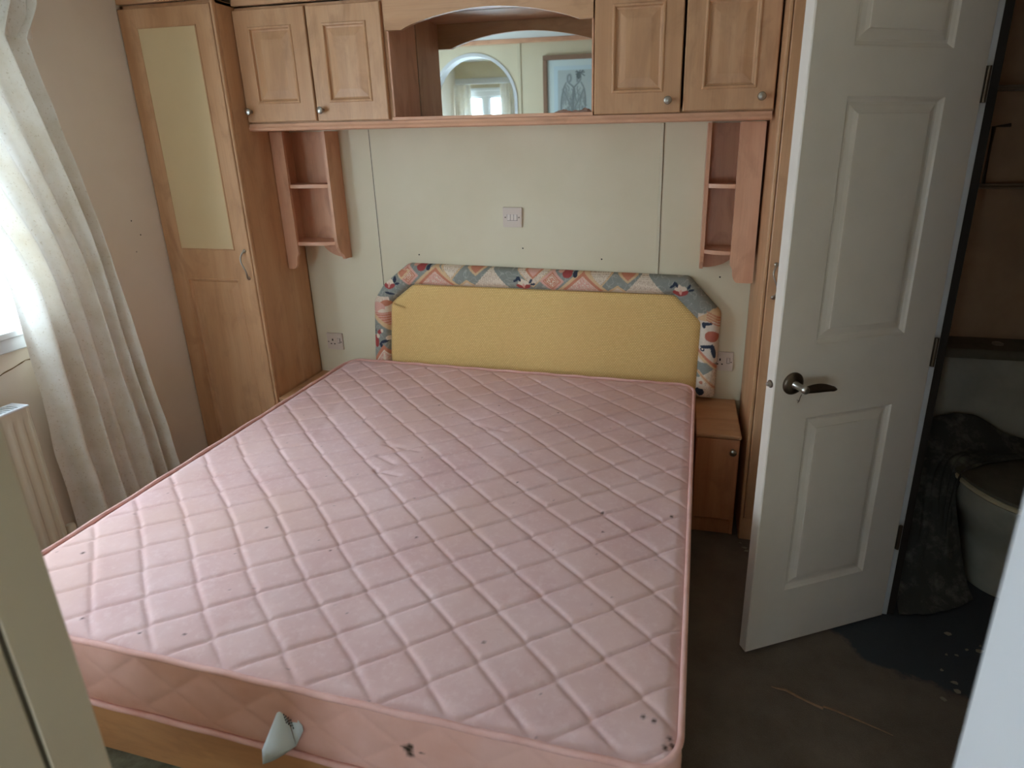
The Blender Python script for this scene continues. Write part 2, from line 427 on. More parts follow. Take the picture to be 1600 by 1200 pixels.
for i, (x, z) in enumerate(tr_pts):
    d = Vector((x - AXC, 0, max(z - AZ, 0))).normalized() if z > AZ else Vector((math.copysign(1, x - AXC), 0, 0))
    rings.append([(x - d.x * 0.004, PY1 + 0.006, z - d.z * 0.004), (x + d.x * 0.02, PY1 + 0.006, z + d.z * 0.02), (x + d.x * 0.02, PY1 + 0.0005, z + d.z * 0.02), (x - d.x * 0.004, PY0, z - d.z * 0.004)])
struct(b.loft(rings).obj('trim_1', M['jamb_white'], origin=(AXC, PY1, 0.96)))
# doorway linings
tj = struct(MB().box(JX0 - 0.002, JX0 + 0.003, PY1 - 0.047, PY1 + 0.004, 0, 2.08, 0.0015).box(JX0 - 0.002, JX0 + 0.003, PY0 - 0.004, PY1 - 0.051, 0, 2.08, 0.0015).obj('trim_2', M['jamb'], origin=(JX0, PY1, 0)))
jg = MB().box(JX0 - 0.002, JX0 + 0.0018, PY1 - 0.0515, PY1 - 0.0465, 0, 2.08, 0); mesh('groove', np.array(jg.v) - np.array((JX0, PY1, 0)), jg.f, plain('groove_shadow', lin(92, 84, 68), 0.8), tj, world=False)
struct(box('trim_3', JX1 - 0.004, JX1 + 0.002, PY0 - 0.004, PY1 + 0.004, 0, 2.08, M['jamb_white'], bev=0.001))
# panel cover strips on the back wall, and on the partition
struct(box('trim_4', 0.1745, 0.1785, -0.0012, 0, 0.0, 1.66, M['trimline'], bev=0.0004))
o = MB().box(1.4735, 1.4865, -0.0045, 0, 0, 1.66, 0.0015).obj('trim_5', M['trimline'], origin=(1.48, 0, 0)); struct(o)
struct(box('trim_6', 0.285, 0.309, PY1, PY1 + 0.006, 0.0, CZ, M['trimline'], bev=0.002))
struct(box('trim_7', WL, RX, PY1, PY1 + 0.02, CZ - 0.032, CZ, M['pink_woodx'], bev=0.004))
mesh('seam_shadow', MB().box(0.1722, 0.1745, -0.0015, 0, 0, 1.66, 0).v, MB().box(0.1722, 0.1745, -0.0015, 0, 0, 1.66, 0).f, M['dark'], bpy.data.objects['trim_4'])
mesh('seam_shadow', MB().box(1.4862, 1.4880, -0.003, 0, 0, 1.66, 0).v, MB().box(1.4862, 1.4880, -0.003, 0, 0, 1.66, 0).f, M['dark'], bpy.data.objects['trim_5'])
struct(box('baseboard_left', WL, WL + 0.012, PY1, -0.4, 0, 0.07, M['wood'], bev=0.003))
# bathroom shell
struct(box('wall_bathroom_right', BX, BX + 0.06, -1.9, 0, 0, CZ, M['bathwall'], bev=0))
struct(box('wall_bathroom_front', RX + 0.03, BX, -1.96, -1.9, 0, CZ, M['bathwall'], bev=0))
struct(box('wall_bathroom_back', RX + 0.031, BX, -0.012, -0.0005, 0.001, CZ - 0.001, M['bathwall'], bev=0))
struct(box('wall_bathroom_left', RX + 0.035, RX + 0.040, DY1 + 0.03, -0.013, 0.001, CZ - 0.001, M['bathwall'], bev=0))
# door jamb on the hinge side
jb = struct(MB().box(RX - 0.004, RX + 0.011, DY1 - 0.006, DY1 + 0.02, 0, DZ, 0.001).obj('trim_8', M['jamb_white'], origin=(RX, DY1, 0)))
struct(MB().box(RX + 0.011, RX + 0.034, DY1 - 0.004, DY1 + 0.02, 0, DZ, 0.001).obj('trim_11', M['dark'], origin=(RX, DY1, 0)))
struct(MB().box(RX - 0.01, RX + 0.05, DY0 - 0.02, DY0, 0, DZ, 0.002).obj('trim_9', M['jamb_white'], origin=(RX, DY0, 0)))
struct(box('trim_10', RX - 0.01, RX + 0.05, DY0 - 0.02, DY1 + 0.02, DZ, DZ + 0.02, M['jamb_white'], bev=0.002))

# windows
def window(name, plane, h0, h1, z0, z1, t, d, inward):
    """upvc frame in an opening; t = coordinate of the room face of the wall, inward = +1/-1 direction into the room"""
    r = bpy.data.objects.new(name, None); COL.objects.link(r); r['kind'] = 'structure'
    r.location = (t, (h0 + h1) / 2, z0) if plane == 'x' else ((h0 + h1) / 2, t, z0)
    def bx(mb, p0, p1, q0, q1, u0, u1, bev=0.003):
        u0, u1 = sorted((t + inward * u0, t + inward * u1))
        if plane == 'x': mb.box(u0, u1, p0, p1, q0, q1, bev)
        else: mb.box(p0, p1, u0, u1, q0, q1, bev)
    f = MB(); W_ = 0.055
    for (p0, p1, q0, q1) in ((h0, h1, z0, z0 + W_), (h0, h1, z1 - W_, z1), (h0, h0 + W_, z0, z1), (h1 - W_, h1, z0, z1)): bx(f, p0, p1, q0, q1, -0.07, -0.005)
    m = (h0 + h1) / 2; bx(f, m - 0.03, m + 0.03, z0 + W_, z1 - W_, -0.07, -0.008)
    for (p0, p1) in ((h0 + W_, m - 0.03), (m + 0.03, h1 - W_)):   # inner beads
        for (a0, a1, b0, b1) in ((p0, p1, z0 + W_, z0 + W_ + 0.018), (p0, p1, z1 - W_ - 0.018, z1 - W_), (p0, p0 + 0.018, z0 + W_, z1 - W_), (p1 - 0.018, p1, z0 + W_, z1 - W_)): bx(f, a0, a1, b0, b1, -0.06, -0.018)
    f.obj('frame', M['upvc'], r)
    g = MB(); bx(g, h0 + W_, h1 - W_, z0 + W_, z1 - W_, -0.045, -0.041, 0); g.obj('pane', M['glass'], r)
    s = MB(); bx(s, h0 - 0.03, h1 + 0.03, z0 - 0.055, z0 + 0.004, 0.0, 0.018, 0.004); bx(s, h0 - 0.02, h1 + 0.02, z0 - 0.008, z0 + 0.022, -0.03, 0.032, 0.006); s.obj('sill', M['upvc'], r)
    c = MB()
    bx(c, h0 - 0.025, h0 + 0.006, z0, z1 + 0.02, 0, 0.012); bx(c, h1 - 0.006, h1 + 0.025, z0, z1 + 0.02, 0, 0.012); bx(c, h0, h1, z1 - 0.006, z1 + 0.022, 0, 0.012)
    c.obj('surround', M['upvc'], r)
    return r
window('window_1', 'x', WY0, WY1, WZ0, WZ1, WL, 0, 1)
window('window_2', 'y', HX0, HX1, HZ0, HZ1, HY, 0, 1)
window('added_window', 'y', GX0, GX1, GZ0, GZ1, HY, 0, 1)  # unseen, added only for the daylight it lets in
# crack in the wall under the window
ck = MB(); pts = []
for i in range(26):
    y = -1.42 + i * 0.0165; pts.append((WL + 0.0006, y, 0.868 + 0.012 * math.sin(i * 0.35) + 0.006 * mnoise.noise(Vector((i * 0.7, 0, 0))) + 0.0012 * i * 0.3))
ck.tube(pts, [0.0012 + 0.0012 * random.random() for _ in pts], 5)
ck.obj('crack', plain('crack_brown', lin(120, 96, 60), 0.9), wl, world=False)
ckv = bpy.data.objects['crack']; ckv.data.transform(Matrix.Translation(-wl.location))
# small holes and marks in the walls
mk = MB()
for x, z in ((0.371, 1.096), (1.238, 1.096), (1.747, 1.032), (0.879, 1.137)): mk.lathe([(0.0035, 0), (0.003, 0.0012), (0.001, 0.002)], (x, -0.0002, z), (0, -1, 0), 8)
mk.obj('nail_hole', M['dark'], bpy.data.objects['wall_back'])
mk = MB()
for y, z in ((-0.523, 1.308), (-0.493, 1.245), (-0.628, 0.912)): mk.lathe([(0.003, 0), (0.002, 0.0012), (0.001, 0.0015)], (WL, y, z), (1, 0, 0), 8)
mk.obj('nail_hole', M['dark'], wl)

# ------------------------------------------------------------ wardrobes
def knob(parent, x, y, z, sub=None):
    """mushroom knob whose base sits at y facing -y"""
    return MB().lathe([(0.0075, 0), (0.007, 0.004), (0.0055, 0.010), (0.006, 0.014), (0.0125, 0.018), (0.0145, 0.023), (0.0125, 0.028), (0.006, 0.031), (0.001, 0.0315)], (x, y, z), (0, -1, 0), 20).obj('knob', M['steel'], parent, smooth=True)
def bow_handle(parent, x, y, z0, z1):
    b = MB(); pts = []; rs = []
    for i in range(25):
        t = i / 24; s_ = math.sin(math.pi * t)
        pts.append((x + 0.009 * math.sin(2 * math.pi * t), y - 0.004 - 0.022 * s_ ** 0.6, z0 + (z1 - z0) * t)); rs.append(0.0042 - 0.0012 * s_)
    b.tube(pts, rs, 10)
    for z in (z0, z1): b.lathe([(0.008, 0), (0.008, 0.003), (0.0055, 0.006), (0.001, 0.007)], (x, y, z), (0, -1, 0), 14)
    return b.obj('handle', M['steel'], parent, smooth=True)
def wardrobe(label, x0, x1, side):
    """side: +1 handle on the right edge, -1 on the left edge"""
    yf = -0.381; t = thing('wardrobe', label, 'wardrobe', ((x0 + x1) / 2, -0.19, 0))
    b = MB()
    for (p, q) in ((x0, x0 + 0.016), (x1 - 0.016, x1)): b.box(p, q, yf + 0.02, -0.002, 0, 2.14, 0.001)
    b.box(x0, x1, -0.008, -0.002, 0, 2.14, 0); b.box(x0, x1, yf + 0.02, -0.002, 2.128, 2.14, 0)
    b.obj('carcass', M['wood'], t)
    box('plinth', x0 + 0.002, x1 - 0.002, yf + 0.012, yf + 0.026, 0, 0.105, M['wood'], t)
    box('fascia', x0, x1, yf + 0.003, yf + 0.02, 2.142, CZ - 0.002, M['woodx'], t, bev=0.002)
    # narrow frame stile beside the door, on the open side of the wardrobe
    s0, s1 = (x1 - 0.012, x1) if side > 0 else (x0, x0 + 0.012)
    MB().box(s0, s1, yf + 0.002, yf + 0.02, 0.1, 2.14, 0.003).obj('edge_strip', M['wood'], t)
    d0, d1 = (x0 + 0.005, x1 - 0.017) if side > 0 else (x0 + 0.017, x1 - 0.005)
    u0, u1 = d0 + 0.079, d1 - 0.072
    # door with a framed beige infill above and a routed panel below
    xs = [d0, u0, u1, d1]; zs = [0.115, 0.19, 1.038, 1.170, 2.052, 2.122]
    rg = [(0.0, 0.0), (0.002, -0.001), (0.006, -0.001), (0.008, 0.003)]
    d = panel_face(xs, zs, {(1, 1)}, [(0.0, 0.0), (0.003, -0.003), (0.007, -0.004), (0.011, 0.005), (0.018, 0.007), (0.05, 0.002)], yf, 0.018)
    door = d.obj('door', M['wood'], t)
    MB().box(u0 + 0.002, u1 - 0.002, yf - 0.0022, yf + 0.003, 1.172, 2.050, 0.001).obj('infill_panel', M['infill'], door)
    fr = MB()
    for (a0, a1, c0, c1) in ((u0 - 0.003, u1 + 0.003, 1.167, 1.1725), (u0 - 0.003, u1 + 0.003, 2.0495, 2.055), (u0 - 0.003, u0 + 0.0025, 1.167, 2.055), (u1 - 0.0025, u1 + 0.003, 1.167, 2.055)):
        fr.box(a0, a1, yf - 0.0035, yf + 0.001, c0, c1, 0.001)
    fr.obj('bead', M['wood'], door)
    hx = d1 - 0.022 if side > 0 else d0 + 0.022
    bow_handle(door, hx, yf, 1.045, 1.165)
    return t
wardrobe('tall beech wardrobe beside the curtain, door with a beige upper panel', WL + 0.002, -0.2287, 1)
wardrobe('tall beech wardrobe partly hidden behind the open white door', 1.874, 2.332, -1)

# ------------------------------------------------------------ overhead cupboards
YC = -0.28
def cupboard(label, x0, x1, doors, lean=0):
    t = thing('overhead_cupboard', label, 'cupboard', ((x0 + x1) / 2, YC / 2, 1.686), group=None)
    b = MB()
    b.box(x0, x0 + 0.015, YC + 0.02, -0.002, 1.686, 2.125, 0.001); b.box(x1 - 0.015, x1, YC + 0.02, -0.002, 1.686, 2.125, 0.001)
    b.box(x0 + 0.015, x1 - 0.015, YC + 0.02, -0.002, 1.686, 1.70, 0.0); b.box(x0 + 0.015, x1 - 0.015, -0.01, -0.002, 1.70, 2.11, 0); b.box(x0 + 0.015, x1 - 0.015, YC + 0.02, -0.002, 2.11, 2.125, 0)
    b.obj('carcass', M['wood'], t)
    for (a0, a1, z0, z1, kx) in doors:
        p0, p1 = a0 + 0.062, a1 - 0.062
        rings = [(0.0, 0.0), (0.002, -0.0035), (0.006, -0.005), (0.010, -0.0035), (0.013, 0.006), (0.019, 0.0085), (0.046, 0.0035), (0.050, 0.0030)]
        d = panel_face([a0 + 0.003, p0, p1, a1 - 0.003], [z0 + 0.003, z0 + 0.070, z1 - 0.062, z1 - 0.003], {(1, 1)}, rings, YC, 0.017).obj('door', M['wood'], t)
        knob(d, kx, YC, z0 + 0.041)
    return t
cupboard('pair of overhead beech cupboard doors left of the mirror niche', -0.2265, 0.43, [(-0.2255, 0.0955, 1.692, 2.114, -0.203), (0.1035, 0.4175, 1.690, 2.112, 0.130)])
cupboard('pair of overhead beech cupboard doors right of the mirror niche', 1.2355, 1.869, [(1.2395, 1.5485, 1.688, 2.112, 1.505), (1.5575, 1.866, 1.692, 2.112, 1.822)])
pel = box('cornice_board', -0.2265, 1.864, YC + 0.004, YC + 0.022, 2.130, CZ - 0.002, M['woodx'], bev=0.002)
tag(pel, 'long level beech board above the overhead cupboard doors', 'board')
# level moulding under the cupboards
prof = [(YC + 0.012, 1.656), (YC + 0.002, 1.660), (YC - 0.001, 1.668), (YC + 0.004, 1.676), (YC + 0.006, 1.685), (YC + 0.03, 1.685), (YC + 0.03, 1.656)]
lm = MB().prism(prof, -0.2265, 1.864, 'x'); lm.box(-0.2265, 1.864, YC + 0.03, -0.004, 1.668, 1.6855, 0)
lm = lm.obj('cupboard_moulding', M['pink_woodx'], origin=(0.8, YC / 2, 1.656)); tag(lm, 'long pinkish wood moulding running under the overhead cupboards', 'moulding')
# niche
t = thing('display_niche', 'open arched wooden niche in the middle of the overhead cupboards', 'niche', (0.83, YC / 2, 1.686))
box('shelf', 0.4315, 1.234, YC + 0.001, -0.012, 1.6858, 1.698, M['pink_woodx'], t)
arcz = [(0.4315, 2.009), (0.500, 2.008)]
for i in range(1, 30):
    q = i / 30; x = 0.500 + (1.183 - 0.500) * q; arcz.append((x, 2.008 + 0.0605 * math.sin(math.pi * q) ** 0.8))
arcz += [(1.183, 2.010), (1.234, 2.010), (1.234, 2.125), (0.4315, 2.125)]
b = MB(); n_ = len(arcz)
# build the valance as column strips so the curve shades cleanly
lo = arcz[:-2]
for i in range(len(lo) - 1):
    b.prism([lo[i], lo[i + 1], (lo[i + 1][0], 2.125), (lo[i][0], 2.125)], YC - 0.002, YC + 0.016, 'y')
b.obj('valance', M['woodx'], t)
box('top_board', 0.4315, 1.234, YC + 0.017, -0.012, 2.112, 2.125, M['pink_woodx'], t)
# side linings (pinker wood)
box('side_lining', 0.4305, 0.4385, YC + 0.018, -0.010, 1.699, 2.111, M['pink_wood'], t)
box('side_lining', 1.2265, 1.234, YC + 0.018, -0.010, 1.699, 2.111, M['pink_wood'], t)
mir = box('mirror', 0.440, 1.225, -0.0095, -0.003, 1.699, 2.111, M['mirror'], bev=0)
tag(mir, 'frameless mirror at the back of the arched wooden niche', 'mirror')
# crumpled wrapper on the niche shelf
V = []; F = []
nu, nv = 26, 14
for i in range(nu):
    for j in range(nv):
        u, v_ = i / (nu - 1), j / (nv - 1)
        h = 0.004 + 0.020 * max(0, mnoise.noise(Vector((u * 5, v_ * 4, 3.1)))) + 0.022 * max(0, u - 0.45) * (0.5 + 0.5 * math.sin(v_ * 9 + u * 15))
        ed = min(u, 1 - u, v_, 1 - v_); h *= min(1, ed * 8)
        V.append((1.06 + 0.155 * u + 0.006 * math.sin(v_ * 17), -0.20 + 0.075 * v_ + 0.008 * math.sin(u * 13), 1.699 + h))
o = mesh('crumpled_wrapper', V, grid_faces(nu, nv), M['wrapper'], smooth=False, origin=(1.14, -0.16, 1.699))
tag(o, 'small crumpled pinkish wrapper on the right end of the niche shelf', 'wrapper')

# ------------------------------------------------------------ hanging corner shelves
def shelf_unit(label, mir_):
    """mir_ False: left unit against the left wardrobe; True: mirrored for the right"""
    fx = (lambda x: x) if not mir_ else (lambda x: 1.6365 - x)
    t = thing('corner_shelf', label, 'shelf', (fx(-0.1), -0.08, 1.04))
    XL, XR = -0.226, 0.020            # wardrobe side, free side
    if mir_: XL, XR = -0.2265, -0.020
    YS = -0.155
    def bx(mb, x0, x1, *r): a0, a1 = sorted((fx(x0), fx(x1))); mb.box(a0, a1, *r); return mb
    sw_ = 0.062 if not mir_ else 0.092
    # front stile with an ogee cut at its foot
    foot = [(XL, 1.655), (XL + sw_, 1.655), (XL + sw_, 1.115)]
    for q in np.linspace(0, 1, 9)[1:]: foot.append((XL + sw_ - 0.012 * math.sin(q * math.pi / 2) * 1.0, 1.115 - 0.030 * q))
    for q in np.linspace(0, 1, 9)[1:]: foot.append((XL + sw_ - 0.012 - 0.024 * (1 - math.cos(q * math.pi / 2)), 1.085 - 0.042 * math.sin(q * math.pi / 2)))
    foot.append((XL, 1.043))
    foot = [(fx(x), z) for x, z in foot]
    MB().prism(foot, YS, YS + 0.015, 'y').obj('stile', M['pink_wood'], t)
    # back panel with concave lower edge running down to the free side board
    bk = [(XL, 1.655), (XR, 1.655), (XR, 1.075)]
    for q in np.linspace(0, 1, 12)[1:]:
        a_ = q * math.pi / 2; bk.append((XR - 0.016 - (0.13) * math.sin(a_), 1.075 + 0.078 * (1 - math.cos(a_)) ** 1.0))
    bk.append((XL, 1.153)); bk = [(fx(x), z) for x, z in bk]
    bm = MB(); lo_ = bk[2:]
    MB().prism(bk, -0.008, -0.001, 'y').obj('back_panel', M['pink_wood'], t)
    b = MB(); bx(b, XL, XL + 0.008, YS + 0.016, -0.009, 1.15, 1.655, 0.0005); b.obj('side_lining', M['pink_wood'], t)
    # free side board: tapers towards the wall at its foot
    sd = [(-0.009, 1.655), (-0.115, 1.655), (-0.115, 1.17), (-0.108, 1.14), (-0.092, 1.115), (-0.070, 1.10), (-0.058, 1.078), (-0.009, 1.078)]
    a0, a1 = sorted((fx(XR - 0.014), fx(XR)))
    MB().prism(sd, a0, a1, 'x').obj('side_board', M['pink_wood'], t)
    for z in (1.428, 1.168):
        pl = [(XL + 0.008, -0.009)]
        y0 = YS + 0.016
        pl.append((XL + 0.008, y0))
        xa = XL + sw_
        pl.append((xa - 0.004, y0))
        for q in np.linspace(0, 1, 12): pl.append((xa + (XR - 0.014 - xa) * q, y0 - 0.002 - 0.012 * math.sin(math.pi * (0.15 + 0.5 * q)) + 0.038 * q ** 1.6))
        pl.append((XR - 0.014, -0.009))
        pl = [(fx(x), y) for x, y in pl]
        MB().prism(pl, z - 0.016, z, 'z').obj('shelf', M['pink_woodx'], t)
    return t
shelf_unit('small hanging wood shelf unit beside the tall left wardrobe', False)
shelf_unit('small hanging wood shelf unit beside the white door, right end', True)

# ------------------------------------------------------------ bedside cabinets
def bedside(label, x0, x1, kn):
    t = thing('bedside_cabinet', label, 'cabinet', ((x0 + x1) / 2, -0.18, 0))
    yf = -0.365
    b = MB(); b.box(x0 + 0.002, x0 + 0.016, yf + 0.02, -0.004, 0, 0.455, 0.001); b.box(x1 - 0.016, x1 - 0.002, yf + 0.02, -0.004, 0, 0.455, 0.001); b.box(x0 + 0.016, x1 - 0.016, -0.012, -0.004, 0.08, 0.455, 0)
    b.box(x0 + 0.016, x1 - 0.016, yf + 0.02, -0.012, 0.08, 0.095, 0); b.obj('carcass', M['cab'], t)
    box('plinth', x0 + 0.004, x1 - 0.006, yf + 0.022, yf + 0.036, 0, 0.078, M['cab'], t)
    box('top', x0, x1, yf - 0.006, -0.003, 0.455, 0.472, M['woodx'], t, bev=0.004)
    d = box('door', x0 + 0.004, x1 - 0.006, yf, yf + 0.017, 0.082, 0.451, M['cab'], t, bev=0.002)
    if kn is not None: knob(d, kn, yf, 0.405)
    return t
bedside('beech bedside cabinet by the tall left wardrobe, only its top showing', -0.2265, -0.040, None)
bedside('beech bedside cabinet with one knob on the right of the mattress', 1.676, 1.852, 1.822)

# ------------------------------------------------------------ switch and sockets
def plate(name, label, cat, x, z, kind):
    t = thing(name, label, cat, (x, 0, z), group=None)
    h = 0.044
    MB().box(x - h, x + h, -0.010, 0, z - h, z + h, 0.003, 2).obj('faceplate', M['plate'], t)
    yf = -0.010
    if kind == 'switch':
        for k in (-1, 0, 1):
            cx = x + k * 0.0155 - 0.001
            b = MB(); b.add([(cx - 0.0068, yf, z - 0.0125), (cx + 0.0068, yf, z - 0.0125), (cx + 0.0068, yf, z + 0.0125), (cx - 0.0068, yf, z + 0.0125), (cx - 0.0068, yf - 0.0045, z - 0.0125), (cx + 0.0068, yf - 0.0045, z - 0.0125), (cx + 0.0068, yf - 0.001, z + 0.0125), (cx - 0.0068, yf - 0.001, z + 0.0125)],
                           [(0, 1, 5, 4), (1, 2, 6, 5), (2, 3, 7, 6), (3, 0, 4, 7), (4, 5, 6, 7), (0, 3, 2, 1)])
            b.obj('rocker', M['rocker'], t)
        b = MB()
        for k in (-1.5, -0.5, 0.5, 1.5): b.box(x + k * 0.0155 - 0.0016, x + k * 0.0155 - 0.0004, yf - 0.0006, yf + 0.001, z - 0.013, z + 0.013, 0)
        b.box(x - 0.024, x + 0.023, yf - 0.0006, yf, z - 0.0142, z - 0.0128, 0)
        b.obj('gap', M['dark'], t)
        for k in (-1, 1): MB().lathe([(0.003, 0), (0.003, 0.001), (0.001, 0.0012)], (x + k * 0.0315 - 0.001, yf, z), (0, -1, 0), 12).obj('screw', M['bronze'], t)
    else:
        b = MB(); s = -0.012
        b.box(x + s - 0.003, x + s + 0.003, yf - 0.0008, yf + 0.001, z + 0.003, z + 0.014, 0); b.box(x + s - 0.013, x + s - 0.006, yf - 0.0008, yf + 0.001, z - 0.015, z - 0.010, 0); b.box(x + s + 0.006, x + s + 0.013, yf - 0.0008, yf + 0.001, z - 0.015, z - 0.010, 0)
        b.obj('pin_hole', M['dark'], t)
        MB().box(x + 0.018, x + 0.029, yf - 0.004, yf, z - 0.006, z + 0.018, 0.0015).obj('rocker', M['rocker'], t)
        b = MB(); b.box(x + 0.0165, x + 0.0178, yf - 0.0006, yf, z - 0.007, z + 0.019, 0); b.box(x + 0.0292, x + 0.0304, yf - 0.0006, yf, z - 0.007, z + 0.019, 0); b.box(x + 0.017, x + 0.030, yf - 0.0006, yf, z - 0.0085, z - 0.007, 0)
        b.obj('gap', M['dark'], t)
        for k in (-1, 1): MB().lathe([(0.0025, 0), (0.0025, 0.001), (0.001, 0.0012)], (x + k * 0.036, yf, z - 0.002), (0, -1, 0), 10).obj('screw', M['dark'], t)
plate('light_switch', 'beige three-rocker light switch on the cream wall above the headboard', 'switch', 0.837, 1.276, 'switch')
plate('wall_socket', 'beige wall socket on the left, by the wardrobe and mattress corner', 'socket', -0.127, 0.638, 'socket')
plate('wall_socket', 'beige wall socket partly hidden behind the right edge of the headboard', 'socket', 1.785, 0.653, 'socket')

# ------------------------------------------------------------ headboard
hb = thing('headboard', 'yellow woven headboard with a padded floral patchwork border', 'headboard', (0.95, -0.03, 0.40))
def chaikin(P, k):
    for _ in range(k):
        Q = [P[0]]
        for a_, b_ in zip(P[:-1], P[1:]): Q += [tuple(0.75 * np.array(a_) + 0.25 * np.array(b_)), tuple(0.25 * np.array(a_) + 0.75 * np.array(b_))]
        Q.append(P[-1]); P = Q
    return P
def split(P, d=0.035):       # extra points near the corners so that smoothing stays local
    Q = [P[0]]
    for i in range(1, len(P) - 1):
        p = np.array(P[i]); a_ = np.array(P[i - 1]) - p; b_ = np.array(P[i + 1]) - p
        Q += [tuple(p + a_ / np.linalg.norm(a_) * d), tuple(p), tuple(p + b_ / np.linalg.norm(b_) * d)]
    return Q + [P[-1]]
outer = [(0.106, 0.40), (0.110, 0.60), (0.136, 0.880), (0.196, 0.960), (0.325, 1.058), (1.622, 1.036), (1.762, 0.885), (1.758, 0.50)]
inner = [(0.190, 0.40), (0.196, 0.60), (0.222, 0.850), (0.232, 0.872), (0.346, 0.960), (1.560, 0.956), (1.678, 0.838), (1.674, 0.50)]
O_ = chaikin(split(outer, 0.03), 3); I_ = chaikin(split(inner, 0.03), 3)
def resample(P, n):
    P = np.array(P); s = np.r_[0, np.cumsum(np.linalg.norm(np.diff(P, axis=0), axis=1))]; q = np.linspace(0, s[-1], n)
    return np.c_[np.interp(q, s, P[:, 0]), np.interp(q, s, P[:, 1])]
# match corner to corner by resampling each leg
def legs(P, C, ns):
    P = np.array(P); out_ = []; idx = [0] + [int(np.argmin(np.linalg.norm(P - np.array(c), axis=1))) for c in C] + [len(P) - 1]
    for a_, b_, n in zip(idx[:-1], idx[1:], ns): out_.append(resample(P[a_:b_ + 1], n)[:-1])
    out_.append(P[-1:]); return np.concatenate(out_)
ns = [90, 110, 50, 65, 520, 85, 160]
OC = [outer[1], outer[2], outer[3], outer[4], outer[5], outer[6]]; IC = [inner[1], inner[2], inner[3], inner[4], inner[5], inner[6]]
OP = legs(O_, OC, ns); IP = legs(I_, IC, ns)
nt = 44; Vh = []; 
for k in range(nt):
    ph = math.pi * k / (nt - 1); m = 0.5 - 0.5 * math.cos(ph)       # 0 outer edge .. 1 inner edge
    yy = -0.006 - 0.058 * math.sin(ph) ** 0.55
    if m > 0.5: yy = min(yy, -0.036)
    X = OP * (1 - m) + IP * m
    Vh.append(np.c_[X[:, 0], np.full(len(X), yy), X[:, 1]])
Vh = np.stack(Vh, 1)
